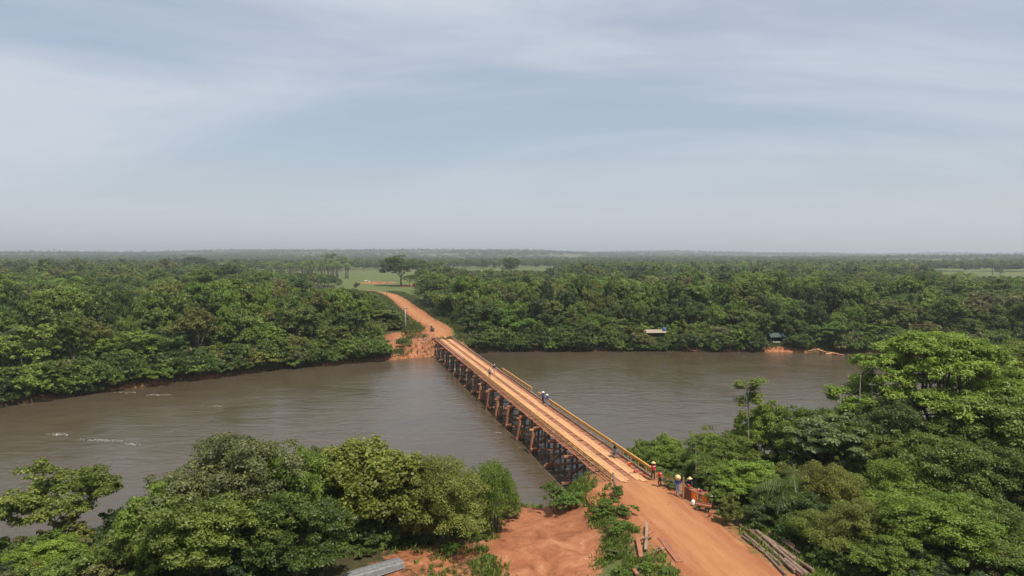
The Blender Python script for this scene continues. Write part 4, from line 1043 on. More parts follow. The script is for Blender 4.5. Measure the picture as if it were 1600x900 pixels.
dn = dpath(C_[:, 0], C_[:, 1], RN); zz_ = np.where(dn < 3.0, 4.0, height(C_[:, 0], C_[:, 1])) ; V = []
for (x, y), z in zip(C_, zz_):
    r = .015 + .055 * rs_.random() ** 3; a0 = rs_.uniform(0, 6.28); b4 = [(x + r * math.cos(a0 + k * 1.57) * rs_.uniform(.7, 1.2), y + r * math.sin(a0 + k * 1.57) * rs_.uniform(.7, 1.2), z - .02) for k in range(4)]
    t4 = [(x + (p[0] - x) * .6, y + (p[1] - y) * .6, z + r * rs_.uniform(.5, .9)) for p in b4]
    V += t4
    for k in range(4): V += [b4[k], b4[(k + 1) % 4], t4[(k + 1) % 4], t4[k]]
tag(link('gravel', quads_mesh('gravel', np.array(V), m_plain('red_stones', (.36, .17, .10), .95, .3, 2.0))), 'red stones and clods strewn over the road and clearing', kind='stuff')
gf = []
for _ in range(30000):
    s_ = rw.uniform(0, 230); i = min(int(s_ / 2), len(RF) - 1); off = rw.choice([-1, 1]) * rw.uniform(3.6, 11); x, y = RF[i] + np.array([off, rw.uniform(-1, 1)])
    gf.append((x, y))
for _ in range(14000):
    x = rw.uniform(-110, 140); gf.append((x, float(yfar(x)) + rw.uniform(.2, 5)))
G = np.array(gf); df = dpath(G[:, 0], G[:, 1], RF); w = hclear(G[:, 0], G[:, 1]); G = G[(df > 4.2 + rw.uniform(-.5, 2, len(G))) & (rw.random(len(G)) > w)]
weeds('weeds', 'tall grass along the far road and the far waterline', G, (.115, .125, .04), .9, 3, 4)

# ------------------------------------------------------------------ people
SKIN = m_plain('skin', (.22, .11, .07), .6, .06); HAIRM = m_plain('dark_hair', (.015, .012, .01), .6, .1); SHOE = m_plain('dark_shoe', (.03, .022, .018), .7)
CM = {}
def cloth(name, c):
    if name not in CM: CM[name] = m_plain(name, c, .85, .12, 9.0)
    return CM[name]
STRAW = m_plain('straw', (.62, .46, .22), .8, .15, 30); WHITEP = m_plain('white_print', (.75, .73, .72), .7, .05)
def person(loc, rz, label, shirt, pants, hat=None, pose='stand', print_=False, sleeve='short', seed=0, scale=1.0):
    rg = np.random.default_rng(seed)
    hip, sh, kz = .92, 1.40, .5
    J = {}
    if pose == 'crouch':
        J.update(pel=(0, -.05, .42), spi=(0, .06, .62), che=(0, .18, .83), nec=(0, .25, .97), h0=(0, .29, 1.04), h1=(0, .31, 1.13), h2=(0, .31, 1.22),
                 sl=(-.19, .2, .9), sr=(.19, .2, .9), el=(-.23, .38, .68), er=(.23, .38, .68), wl=(-.13, .56, .5), wr=(.13, .56, .5),
                 hl=(-.1, -.05, .4), hr=(.1, -.05, .4), kl=(-.17, .3, .46), kr=(.17, .28, .46), al=(-.14, .06, .09), ar=(.14, .02, .09), tl=(-.16, .24, .04), tr=(.16, .2, .04))
    else:
        lean = .22 if pose == 'bend' else 0.0
        a = rg.uniform(-.03, .03); st = rg.uniform(.02, .10)
        J.update(pel=(0, 0, .95), spi=(0, lean * .4, 1.12), che=(0, lean * .9, 1.33), nec=(0, lean * 1.25, 1.475), h0=(0, lean * 1.4 + .01, 1.54), h1=(0, lean * 1.5 + .025, 1.63), h2=(0, lean * 1.5 + .02, 1.715),
                 sl=(-.19, lean * 1.05, 1.41), sr=(.19, lean * 1.05, 1.41), hl=(-.095, 0, .90), hr=(.095, 0, .90),
                 kl=(-.105, .03 + st, .49), kr=(.105, .02, .49), al=(-.11, st, .085), ar=(.115, -.03, .085), tl=(-.125, st + .17, .035), tr=(.135, .14, .035))
        if pose == 'hold':
            J.update(el=(-.25, .05 + lean, 1.12), er=(.25, .06 + lean, 1.12), wl=(-.16, .29 + lean, 1.06), wr=(.15, .3 + lean, 1.08))
        elif pose == 'bend':
            J.update(el=(-.24, .34, 1.14), er=(.24, .33, 1.15), wl=(-.2, .42, .9), wr=(.2, .4, .9))
        elif pose == 'hip':
            J.update(el=(-.36, -.08, 1.17), er=(.24, -.02, 1.11), wl=(-.2, .05, .98), wr=(.25, .06, .86))
        else:
            J.update(el=(-.25, -.03, 1.12), er=(.25, -.02, 1.12), wl=(-.26, .06, .87), wr=(.27, .04, .87))
    bones = [('pel', 'spi'), ('spi', 'che'), ('che', 'nec'), ('nec', 'h0'), ('h0', 'h1'), ('h1', 'h2'), ('che', 'sl'), ('che', 'sr'), ('sl', 'el'), ('sr', 'er'), ('el', 'wl'), ('er', 'wr'),
             ('pel', 'hl'), ('pel', 'hr'), ('hl', 'kl'), ('hr', 'kr'), ('kl', 'al'), ('kr', 'ar'), ('al', 'tl'), ('ar', 'tr')]
    RAD = dict(pel=(.15, .115), spi=(.145, .105), che=(.165, .115), nec=(.058, .058), h0=(.072, .085), h1=(.082, .1), h2=(.055, .066), sl=(.075, .075), sr=(.075, .075), el=(.047, .047), er=(.047, .047), wl=(.032, .036), wr=(.032, .036),
               hl=(.095, .1), hr=(.095, .1), kl=(.064, .068), kr=(.064, .068), al=(.044, .05), ar=(.044, .05), tl=(.04, .03), tr=(.04, .03))
    names = list(J); vs = [J[n] for n in names]; es = [(names.index(a), names.index(b)) for a, b in bones]
    me = bpy.data.meshes.new('sk'); me.from_pydata(vs, es, []); tmp = bpy.data.objects.new('sk', me); COL.objects.link(tmp)
    md = tmp.modifiers.new('skin', 'SKIN'); md.use_smooth_shade = True
    if not me.skin_vertices:
        bm = bmesh.new(); bm.from_mesh(me); bm.verts.layers.skin.verify(); bm.to_mesh(me); bm.free()
    for i, n in enumerate(names):
        v = me.skin_vertices[0].data[i]; v.radius = RAD[n]; v.use_root = (n == 'pel')
    ss = tmp.modifiers.new('sub', 'SUBSURF'); ss.levels = 1; ss.render_levels = 1
    dg = bpy.context.evaluated_depsgraph_get(); ev = tmp.evaluated_get(dg); bmesh_me = bpy.data.meshes.new_from_object(ev)
    bpy.data.objects.remove(tmp)
    bm = bmesh.new(); bm.from_mesh(bmesh_me)
    seg = [(Vector(J[a]), Vector(J[b]), a, b) for a, b in bones]
    def near_(p):
        best = 9; r = None
        for a, b, na, nb in seg:
            t = max(0, min(1, (p - a).dot(b - a) / (b - a).length_squared)); d = (p - a.lerp(b, t)).length
            if d < best: best = d; r = (na, nb, t)
        return r
    for f in bm.faces:
        na, nb, t = near_(f.calc_center_median()); f.smooth = True; mi = 0
        if nb in ('h0',) or (nb == 'nec' and t > .75): mi = 2
        elif nb in ('h1', 'h2'):
            c = f.calc_center_median(); mi = 3 if (c.y < J['h1'][1] - .01 or c.z > J['h1'][2] + .045) else 2
        elif nb in ('wl', 'wr'): mi = 2 if (sleeve == 'short' or t > .85) else 0
        elif nb in ('el', 'er'): mi = 2 if (sleeve == 'short' and t > .7) else 0
        elif nb in ('hl', 'hr', 'kl', 'kr', 'al', 'ar'): mi = 1
        elif nb in ('tl', 'tr'): mi = 4
        elif nb == 'spi' and t < .25: mi = 1
        f.material_index = mi
    out = bpy.data.meshes.new('person_body'); bm.to_mesh(out); bm.free(); bpy.data.meshes.remove(bmesh_me)
    # hands with five fingers, nose, ears: joined into the same body mesh
    ex = MB()
    for w, e, sg in (('wl', 'el', -1), ('wr', 'er', 1)):
        wp = Vector(J[w]); d = (wp - Vector(J[e])).normalized(); side = Vector((1, 0, 0)) - d * d.x; side.normalize(); nrm = d.cross(side)
        ex.tube([wp - d * .02, wp + d * .05, wp + d * .09], [.03, .042, .036], 8, 2)
        for q, (o_, L) in enumerate(((-.03, .065), (-.01, .078), (.01, .074), (.03, .058))):
            b0 = wp + d * .08 + side * o_; b1 = b0 + d * L * .5 + nrm * .008; b2 = b1 + d * L * .4 + nrm * .028
            ex.tube([b0, b1, b2], [.010, .009, .007], 5, 2)
        t0 = wp + d * .03 - side * sg * .035; ex.tube([t0, t0 + d * .03 - side * sg * .02, t0 + d * .06 - side * sg * .018 + nrm * .01], [.013, .011, .008], 5, 2)
    hc = Vector(J['h1']); ex.tube([hc + Vector((0, .085, .01)), hc + Vector((0, .118, -.022))], [.008, .017], 6, 2)
    for sg in (-1, 1):
        ex.tube([hc + Vector((sg * .078, 0, -.025)), hc + Vector((sg * .092, -.012, .02))], [.012, .018], 6, 2)
        ex.tube([hc + Vector((sg * .03, .088, .012)), hc + Vector((sg * .03, .1, .012))], [.011, .006], 6, 4)
    ex.tube([hc + Vector((-.025, .094, -.05)), hc + Vector((.025, .094, -.05))], [.006, .006], 5, 3)
    for m in (shirt, pants, SKIN, HAIRM, SHOE): out.materials.append(m)
    xm = ex.mesh('x', [shirt, pants, SKIN, HAIRM, SHOE], True); bm = bmesh.new(); bm.from_mesh(out); bm.from_mesh(xm); bm.to_mesh(out); bm.free(); bpy.data.meshes.remove(xm)
    root = empty('person', loc, rz); root.scale = (scale,) * 3
    link('body', out, root)
    hz_ = J['h1'][2] + .05; hy = J['h1'][1]
    if hat:
        b = MB()
        if hat[1] == 'brim': b.lathe((0, hy, hz_), [(.10, .0), (.235, -.015), (.24, .0), (.115, .02), (.105, .095), (.07, .125), (.01, .12)], 18)
        elif hat[1] == 'back':    # straw hat hanging on the back of the head
            b.lathe((0, 0, 0), [(.10, .0), (.255, -.01), (.26, .005), (.12, .02), (.105, .09), (.06, .12), (.01, .12)], 18)
        else: b.lathe((0, hy, hz_ - .02), [(.102, -.01), (.106, .02), (.095, .07), (.05, .1), (.01, .104)], 14); b.box((0, hy + .13, hz_ - .012), (.13, .1, .016))
        ho = b.build('hat', hat[0], root, True)
        if hat[1] == 'back': ho.location = (0, hy - .13, hz_ - .06); ho.rotation_euler = (R(78), 0, 0)
    if print_:
        b = MB(); b.box((0, J['che'][1] - .118, J['che'][2] + .03), (.19, .012, .07)); b.build('shirt_print', WHITEP, root)
    return tag(root, label, 'person')
def facing(ax, ay, bx, by): return math.atan2(-(bx - ax), by - ay)
RED = cloth('red_cloth', (.42, .02, .03)); NAVY = cloth('navy_cloth', (.02, .03, .09)); BLUE = cloth('blue_cloth', (.03, .055, .22)); JEANS = cloth('faded_jeans', (.20, .26, .36)); BLACK = cloth('black_cloth', (.015, .015, .018)); DARKP = cloth('dark_trousers', (.02, .018, .02))
GREYC = cloth('grey_cloth', (.16, .16, .17)); PINK = cloth('pink_cloth', (.62, .36, .42)); BROWNP = cloth('brown_trousers', (.07, .035, .025)); PALE = cloth('pale_cloth', (.45, .43, .40)); WHITEC = cloth('white_cloth', (.7, .7, .7)); BLUECAP = cloth('blue_cap', (.04, .06, .16)); LTBLUE = cloth('light_blue_cloth', (.20, .32, .50))
def gp(px, py, z=4.02): return at(px, py, z)
p = gp(1021, 750.5); person(p, R(25), 'worker in red shirt and straw hat standing at the bridge end', RED, DARKP, (STRAW, 'brim'), 'hold', True, seed=1, scale=1.03)
p = gp(1031, 761); person(p, R(40), 'worker in red shirt and blue cap standing on the dirt road', RED, DARKP, (BLUECAP, 'cap'), 'hold', True, seed=2, scale=.97)
p = gp(1059, 774.5); person(p, R(-20), 'worker in blue shirt and jeans with straw hat on the back', BLUE, JEANS, (STRAW, 'back'), 'hold', seed=3, sleeve='long', scale=1.05)
p = gp(1074, 774); person(p, R(200), 'worker in navy shirt and straw hat behind the work table', NAVY, DARKP, (STRAW, 'brim'), 'bend', seed=4, sleeve='long')
p = gp(963.5, 716, 4.08); person(p, R(70), 'bare-headed worker in black shirt and grey trousers standing on the bridge', BLACK, GREYC, None, 'bend', seed=5)
p = gp(956.5, 714.5, 4.08); person(p, R(-60), 'worker in pale clothes and straw hat crouching on the bridge', PALE, GREYC, (STRAW, 'brim'), 'crouch', seed=6)
p = gp(848.5, 631.5, 4.02); person(p, R(-30), 'person in blue shirt, brown trousers and white hat on the bridge', BLUE, BROWNP, (WHITEC, 'brim'), 'hold', seed=7, sleeve='long', scale=1.05)
p = gp(855, 635, 4.02); person(p, R(20), 'person in blue shirt, light trousers and white hat beside the bridge rail', BLUE, JEANS, (WHITEC, 'brim'), 'hip', seed=8, sleeve='long')
p = gp(765, 590.5, 4.08); person(p, R(10), 'person in grey shirt and black trousers walking far along the bridge', GREYC, BLACK, None, 'stand', seed=9)
p = gp(772.5, 584, 4.02); person(p, R(-30), 'person in dark shirt and pink trousers at the far right rail', BLACK, PINK, (WHITEC, 'cap'), 'hip', seed=10)

# ------------------------------------------------------------------ work table and things beside the road
ORANGE = m_plain('orange_tarp', (.80, .19, .02), .6, .12); PLY = m_plain('brown_board', (.22, .085, .045), .8, .2); WHITEPL = m_plain('white_plastic', (.72, .72, .68), .45, .05); REDM = m_plain('red_plastic', (.50, .035, .02), .45, .15); GREYM = m_plain('grey_metal', (.25, .25, .25), .4, .15)
a = at(1077, 781, 4.0); c = at(1106, 793, 4.0)            # near ends of the table front legs
tdir = (c - a).normalized(); rzt = math.atan2(tdir.y, tdir.x); TL = (c - a).length
tb = empty('work_table', (a.x, a.y, 4.0), rzt); tag(tb, 'rough plank work table with orange tarp at the road edge', 'table')
for k in range(3):
    b = MB(); b.box((TL / 2, .12 + k * .24, .90 + (k % 2) * .006), (TL + .2, .225, .045)); b.build('top_board', PLANK, tb)
for x in (.05, TL * .5, TL - .05):
    for y in (.06, .66):
        b = MB(); b.box((x, y, .43), (.08, .08, .89)); b.build('leg', TIMBER, tb)
def drape(x0, x1, y, z1, z0, seed):
    rg = np.random.default_rng(seed); n = 14; m = 6; X = np.linspace(x0, x1, n); Z = np.linspace(z1, z0, m); XX, ZZ = np.meshgrid(X, Z); t = (z1 - ZZ) / (z1 - z0)
    YY = y - .03 - .06 * t * np.sin(XX * 11 + seed) - .03 * t; ZZ = ZZ + t * .08 * np.sin(XX * 6 + seed)
    return grid_mesh('tarp', XX, YY, ZZ, ORANGE)
link('tarp', drape(.25, .95, 0, .875, .15, 1), tb); link('tarp', drape(TL * .68, TL - .1, 0, .875, .05, 2), tb)
bd = MB(); bd.box((-.42, .12, .48), (.62, .05, .95)); bd.box((-.42, .55, .48), (.62, .05, .95)); bd.box((-.70, .335, .48), (.05, .38, .95)); bd.box((-.42, .335, .985), (.7, .5, .04))
tag(bd.build('board_crate', PLY, None, loc=(a.x, a.y, 4.0), rot=(0, 0, rzt)), 'tall brown board crate at the left end of the work table', 'crate')
def lay(name, b, mats, x, y, z, label, cat, smooth=False, rz=0.0, group=None):
    M = Matrix.Rotation(rzt, 3, 'Z'); q = M @ Vector((x, y, 0)) + Vector((a.x, a.y, 4.0))
    o = b.build(name, mats, None, smooth, (q.x, q.y, 4.0 + z), (0, 0, rzt + rz)); return tag(o, label, cat, group)
def chainsaw(loc, rz, label):
    r_ = empty('chainsaw', loc, rz); b = MB(); b.tube([(0, -.17, .13), (0, -.08, .14), (0, .08, .13), (0, .13, .12)], [.07, .11, .11, .08], 8); b.build('motor_body', REDM, r_, True)
    b = MB(); b.box((.03, .38, .11), (.012, .52, .09)); b.build('guide_bar', GREYM, r_)
    b = MB(); b.tube([(-.09, .05, .1), (-.11, .06, .28), (.09, .06, .28), (.1, .05, .1)], .018, 6); b.build('front_handle', SHOE, r_, True)
    b = MB(); b.tube([(0, -.16, .18), (0, -.32, .2), (0, -.36, .08), (0, -.16, .06)], .02, 6); b.build('rear_handle', REDM, r_, True)
    return tag(r_, label, 'chainsaw', 'chainsaws')
M3 = Matrix.Rotation(rzt, 3, 'Z')
def tpos(x, y, z): q = M3 @ Vector((x, y, 0)); return (a.x + q.x, a.y + q.y, 4.0 + z)
chainsaw(tpos(-.4, .3, 1.005), rzt + 1.2, 'red chainsaw lying on the tall board crate')
chainsaw(tpos(.95, .4, .93), rzt - 1.2, 'red chainsaw on the work table beside the white jar')
chainsaw(tpos(1.65, .4, .93), rzt + .6, 'red chainsaw in the middle of the work table')
p = gp(992, 739, 4.07); chainsaw(p, 2.0, 'red chainsaw on the deck boards beside the orange bucket')
p = gp(1006, 745, 4.03); chainsaw(p, .6, 'red chainsaw on the deck near the red-shirted pair')
p = gp(1109, 806, 4.02); chainsaw(p, 2.4, 'red chainsaw on the ground at the right end of the table')
b = MB(); b.lathe((0, 0, 0), [(.08, 0), (.09, .02), (.09, .16), (.05, .19), (.05, .22), (.01, .22)], 12); lay('jar', b, WHITEPL, .72, .4, .93, 'white jar standing on the work table', 'jar', True)
b = MB(); b.lathe((0, 0, 0), [(.13, 0), (.15, .02), (.16, .05), (.145, .06), (.02, .06)], 12); lay('bowl', b, WHITEPL, 2.2, .35, .93, 'white bowl on the right end of the work table', 'bowl', True)
jr = empty('jerry_can', at(1083, 789, 4.0)); tag(jr, 'white plastic jerry can under the work table', 'jerry can')
b = MB(); b.lathe((0, 0, 0), [(.15, 0), (.17, .03), (.17, .34), (.13, .42), (.05, .44)], 8); b.build('can_body', WHITEPL, jr, True)
b = MB(); b.tube([(-.1, 0, .40), (-.08, 0, .5), (.06, 0, .5), (.08, 0, .42)], .018, 6); b.build('handle', WHITEPL, jr, True); b = MB(); b.lathe((.09, 0, .4), [(.035, 0), (.035, .07), (.01, .07)], 8); b.build('cap', REDM, jr)
# wooden hand cart in front of the table
ca = at(1086, 797, 4.0); cb = at(1109, 801, 4.0); cd = (cb - ca); rzc = math.atan2(cd.y, cd.x); ct = empty('hand_cart', tuple(ca), rzc); tag(ct, 'low wooden hand cart in front of the work table', 'cart'); CL = cd.length
for k in range(3): b = MB(); b.box((CL / 2, .1 + k * .2, .42), (CL + .1, .185, .04)); b.build('bed_board', PLANK, ct)
b = MB(); b.box((CL / 2, -.01, .5), (CL + .1, .03, .13)); b.build('side_board', PLANK, ct); b = MB(); b.box((CL / 2, .63, .5), (CL + .1, .03, .13)); b.build('side_board', PLANK, ct)
for x in (.2, CL - .2):
    for y in (-.08, .7):
        b = MB(); b.tube([(x, y - .035, .18), (x, y + .035, .18)], [.18, .18], 14); w_ = b.build('wheel', SHOE, ct); b = MB(); b.tube([(x, y - .045, .18), (x, y + .045, .18)], [.07, .07], 8); b.build('hub', GREYM, w_)
# posts, pole, bucket
p = at(1067.5, 779, 4.0); b = MB(); b.beam((0, 0, -.4), (.02, 0, 1.95), .14, .14); b.build
o = b.build('timber_post', TIMBER, None, loc=tuple(p)); tag(o, 'square timber post standing at the left end of the work table', 'post')
p = atd(1087, 760, 64.5); b = MB(); b.tube([(0, 0, -.5), (.02, 0, 1.6), (-.03, 0, 4.6)], [.04, .035, .02], 7); tag(b.build('thin_pole', PILE, None, True, (p.x, p.y, hz(p.x, p.y))), 'thin upright pole in front of the shrubs behind the table', 'pole')
bk = empty('bucket', gp(983.5, 728, 4.06)); tag(bk, 'orange bucket standing on the bridge deck by the kerb', 'bucket')
b = MB(); b.lathe((0, 0, 0), [(.13, 0), (.145, .02), (.18, .36), (.19, .37), (.17, .36), (.12, .06), (.01, .05)], 14); b.build('pail', ORANGE, bk, True); b = MB(); b.tube([(-.18, 0, .34), (-.12, .1, .43), (0, .14, .46), (.12, .1, .43), (.18, 0, .34)], .01, 5); b.build('handle', GREYM, bk)
# bridge-corner posts and retaining boards
for px, py, h, ln, lab in ((961.5, 786, 2.9, -.12, 'leaning rough post at the near left corner of the bridge'), ):
    p = at(px, py, 2.6); b = MB(); b.tube([(0, 0, -.4), (ln * .4, 0, h * .5), (ln * 2, 0, h)], [.13, .12, .10], 8, jit=.08); tag(b.build('corner_post', PILE, None, True, tuple(p)), lab, 'post')
def board(px0, py0, z0, px1, py1, z1, w, t, lab, mat=PLANK, name='board', group='loose boards near the road'):
    p, q = at(px0, py0, z0), at(px1, py1, z1)
    if z0 < 3.9 and px0 > 970:                    # boards lying in the weeds rest on the slope
        p, q = gpt(px0, py0), gpt(px1, py1); p.z += .16 + (.35 if mat is KERB else 0); q.z += .16
    c_ = (p + q) / 2; b = MB(); b.beam(p - c_, q - c_, w, t)
    return tag(b.build(name, mat, None, loc=tuple(c_)), lab, 'board', group)
board(940, 783, 2.2, 959, 764, 3.4, .3, .12, 'slanting board propped against the bridge abutment', TIMBER)
board(1033, 840, 4.03, 1062, 878, 4.0, .55, .08, 'long flat plank lying along the left edge of the road')
board(996, 843, 3.35, 1002, 874, 3.1, .32, .12, 'thick fallen board in the weeds left of the road')
board(1011, 826, 3.75, 1009, 862, 3.3, .22, .08, 'grey board leaning over the crossed sticks', KERB)
board(1000, 846, 3.35, 1021, 832, 3.7, .14, .08, 'thin board crossing under the grey leaning board', TIMBER)
board(1004, 852, 3.35, 1018, 842, 3.6, .14, .08, 'second thin board under the grey leaning board', KERB)
board(990, 893, 3.0, 996, 901, 3.0, .26, .14, 'short board stub at the bottom edge in the weeds')
board(1031, 858, 3.75, 1040, 868, 3.75, .2, .12, 'short board beside the long flat plank', TIMBER)
board(1008, 872, 3.45, 1038, 859, 3.75, .06, .05, 'thin pale stick in the weeds pointing at the road', PALEBARK)
board(886, 815, 1.75, 906, 808, 1.75, .22, .1, 'weathered board lying on the red clearing', KERB)
board(805, 872, 2.2, 838, 862, 2.1, .12, .06, 'narrow pale board lying in the grass of the clearing', KERB)
board(889, 793, 1.4, 899, 793, 1.4, .5, .1, 'small square timber slab at the water edge', TIMBER)
# pile of cut logs right of the road
LG = [(1158, 840, 1228, 899, .11, 0, 'curved pale log nearest the road, apart from the pile'), (1152, 820, 1200, 852, .13, 0, 'upper log of the pile pointing up the road'), (1167, 838, 1224, 886, .13, 0, 'lowest log on the road side of the pile'),
      (1172, 832, 1246, 897, .15, .05, 'long middle log running the whole pile'), (1182, 835, 1240, 880, .14, .2, 'log resting on top of the middle of the pile'), (1188, 838, 1262, 903, .15, .12, 'thick log on the far side of the long middle log'),
      (1196, 842, 1270, 896, .14, .1, 'log second from the thicket side'), (1203, 840, 1242, 863, .16, .25, 'short thick log with orange cut end'), (1172, 825, 1186, 834, .10, 0, 'short stick log at the upper end of the pile'),
      (1212, 848, 1248, 872, .13, .3, 'log lying across the top of the thicket side'), (1218, 858, 1266, 890, .14, .05, 'lower log of the thicket side'), (1225, 880, 1250, 902, .13, .18, 'short log stacked at the bottom edge')]
for i, (x0, y0, x1, y1, r, dz, lab) in enumerate(LG):
    r *= random.uniform(.75, 1.02); x0 += random.uniform(-3, 3); x1 += random.uniform(-4, 4); y1 += random.uniform(-2, 2)
    def g3(px, py):
        q = gpt(px, py, 3.9); return Vector((q.x, q.y, q.z + r + dz))
    p, q = g3(x0, y0), g3(x1, y1); 
    if i == 0: m = (p + q) / 2 + Vector((.25, .1, 0))
    else: m = (p + q) / 2 + Vector((random.uniform(-.05, .05), random.uniform(-.05, .05), 0))
    for v in (p, q, m): v.z = max(v.z, hz(v.x, v.y) + r * .8 + dz)
    root = empty('log', tuple(m)); b = MB(); b.tube([p - m, (p - m) * .5 + Vector((0, 0, .02)), Vector((0, 0, 0)), (q - m) * .5, q - m], [r * .85, r * .95, r, r * 1.02, r * 1.08], 9, jit=.07, cap=False); b.build('bark', LOGM, root, True)
    d = (q - m).normalized()
    for e, sg, rr in ((p - m, -1, r * .84), (q - m, 1, r * 1.06)):
        b = MB(); b.tube([e - d * .02 * sg, e + d * .004 * sg], [rr, rr * .97], 9); b.build('cut_end', TRACK if i == 7 else KERB, root)
    tag(root, lab, 'log', 'cut logs piled right of the road')
# upturned aluminium boat at the bottom
ALU = m_plain('dull_aluminium', (.155, .16, .16), .5, .25, 4.0)
ba = gpt(556, 903); bb_ = gpt(626, 884); ba.z += .05; dv = bb_ - ba; bt = empty('upturned_boat', (bb_.x, bb_.y, hz(bb_.x, bb_.y)), math.atan2(dv.y, dv.x)); tag(bt, 'grey aluminium boat lying upside down under the trees', 'boat')
secs = []; NS = 9
for i in range(NS):
    t = i / (NS - 1); x = -5.2 * t; w = .64 * (1 - .08 * (1 - t)) if t < .55 else .64 * (1 - ((t - .55) / .45) ** 2 * .95); h = .48 + .05 * t
    secs.append([(x, -w, .06), (x, -w * .97, .16), (x, -w * .86, h - .08), (x, -w * .74, h), (x, -w * .25, h + .03), (x, 0, h + .05), (x, w * .25, h + .03), (x, w * .74, h), (x, w * .86, h - .08), (x, w * .97, .16), (x, w, .06)])
b = MB(); n = 11; b.add([p for s_ in secs for p in s_], [(i * n + j, i * n + j + 1, (i + 1) * n + j + 1, (i + 1) * n + j) for i in range(NS - 1) for j in range(n - 1)] + [tuple(range(n))]); b.build('hull', ALU, bt)
for yk in (-.36, -.12, .12, .36):
    b = MB(); b.tube([(-.05, yk, .515), (-2.6, yk * .98, .535), (-4.0, yk * .6, .555)], .018, 5); b.build('strake', ALU, bt)
for sg in (-1, 1): b = MB(); b.tube([(0.02, sg * .60, .07), (-2.8, sg * .66, .07), (-4.2, sg * .5, .07)], .035, 6); b.build('gunwale', GREYM, bt, True)

# ------------------------------------------------------------------ far-bank huts, landing, poles, cattle
ROOFT = m_plain('tan_roof_sheet', (.30, .245, .18), .6, .15); WALLB = m_plain('brown_hut_wall', (.14, .085, .05), .9, .25); TARP = m_plain('dark_tarp', (.05, .065, .06), .7, .2); BLUET = m_plain('pale_blue_tarp', (.22, .42, .52), .6, .1)
def hut(px, py, d, w, dep, zr, lab, rz=0.0):
    p = atd(px, py, d); z0 = hz(p.x, d); h = zr - z0; root = empty('hut', (p.x, d, z0), rz); tag(root, lab, 'hut')
    for x in (-w / 2 + .2, 0, w / 2 - .2):
        for y in (-dep / 2 + .2, dep / 2 - .2): b = MB(); b.tube([(x, y, -.3), (x, y, h)], .07, 6); b.build('post', BARK, root)
    b = MB(); b.box((0, dep / 2 - .3, h * .45), (w - .5, .05, h * .85)); b.box((-w / 2 + .28, 0, h * .45), (.05, dep - .7, h * .85)); b.build('wall', WALLB, root)
    n = 26
    for k in range(2):          # roof slopes of ridged sheet
        b = MB(); vs = []
        for i in range(n * 2 + 1):
            x = -w / 2 - .3 + (w + .6) * i / (n * 2); rz_ = .025 * (i % 2)
            sg = -1 if k == 0 else 1
            vs += [(x, 0, h + .62 + rz_), (x, sg * (dep / 2 + .45), h - .05 + rz_)]
        b.add(vs, [(2 * i, 2 * i + 1, 2 * i + 3, 2 * i + 2) for i in range(n * 2)]); b.build('roof', ROOFT, root)
    return root
hut(1020, 520, 192, 7.2, 4.5, 4.3, 'brown hut with tan sheet roof among the trees of the far bank', .08)
b = MB(); b.lathe((0, 0, 0), [(.5, 0), (.55, .1), (.55, .75), (.3, .95), (.05, 1.0)], 12); p = atd(1038, 517, 191.2); tag(b.build('water_tank', cloth('blue_tank', (.05, .12, .25)), None, True, (p.x, p.y, 4.62)), 'blue water tank on the tan-roofed hut', 'tank')
p = atd(1213, 530, 187); z0 = hz(p.x, 187.); sh = empty('tarp_shelter', (p.x, 187, z0), .1); tag(sh, 'dark tarp shelter with pale blue end on the far bank', 'shelter')
for x in (-2.2, 2.2):
    for y in (-1.4, 1.4): b = MB(); b.tube([(x, y, -.3), (x, y, 2.0)], .06, 6); b.build('post', BARK, sh)
for k, sg in enumerate((-1, 1)):
    b = MB(); vs = []; nn = 10
    for i in range(nn + 1):
        x = -2.4 + 4.8 * i / nn
        for j in range(5): t = j / 4; vs.append((x, sg * 1.75 * t, 2.95 - 1.05 * t - .12 * math.sin(math.pi * t) - .04 * math.sin(i * 2.1)))
    b.add(vs, [(i * 5 + j, i * 5 + j + 1, (i + 1) * 5 + j + 1, (i + 1) * 5 + j) for i in range(nn) for j in range(4)]); b.build('tarp_roof', TARP, sh)
b = MB(); b.add([(2.42, -1.75, 1.88), (2.42, 0, 2.97), (1.2, -.6, 2.70), (1.2, -1.85, 1.93)], [(0, 1, 2, 3)]); b.build('tarp_end', BLUET, sh)
p = atd(1229, 532, 186.5); lt = empty('lean_to', (p.x, 186.5, hz(p.x, 186.5)), .05); tag(lt, 'low lean-to with pale sheet roof beside the tarp shelter', 'shelter')
for x in (-1.3, 1.3):
    for y in (-.9, .9): b = MB(); b.tube([(x, y, -.3), (x, y, 1.65 + .15 * y)], .05, 6); b.build('post', BARK, lt)
b = MB(); b.box((0, 0, 1.75), (3.2, 2.4, .06), M=Matrix.Rotation(R(8), 4, 'X')); b.build('roof', ROOFT, lt)
for px, lab in ((1213, 'white trestle table before the tarp shelter'), (1231, 'white trestle table under the lean-to')):
    p = atd(px, 538, 184.6); t_ = empty('trestle_table', (p.x, 184.6, hz(p.x, 184.6)), .05); tag(t_, lab, 'table'); b = MB(); b.box((0, 0, .75), (2.0, .8, .05)); b.build('table_top', WHITEPL, t_)
    for x in (-.85, .85): b = MB(); b.box((x, 0, .36), (.06, .6, .73)); b.build('leg', KERB, t_)
p = at(1079, 549, .1); rp = empty('landing_ramp', (p.x, p.y, 0), .2); tag(rp, 'wooden landing ramp sloping into the water on the far bank', 'ramp')
for k in range(4): b = MB(); b.beam((-1.2, .9 + k * .25, 1.7), (.4, .2 + k * .25, .22), .22, .06); b.build('ramp_board', TRACK, rp)
for k in range(4): b = MB(); b.beam((.3, .2 + k * .26, .17), (2.9, .1 + k * .26, .15), .24, .07); b.build('float_board', TRACK, rp)
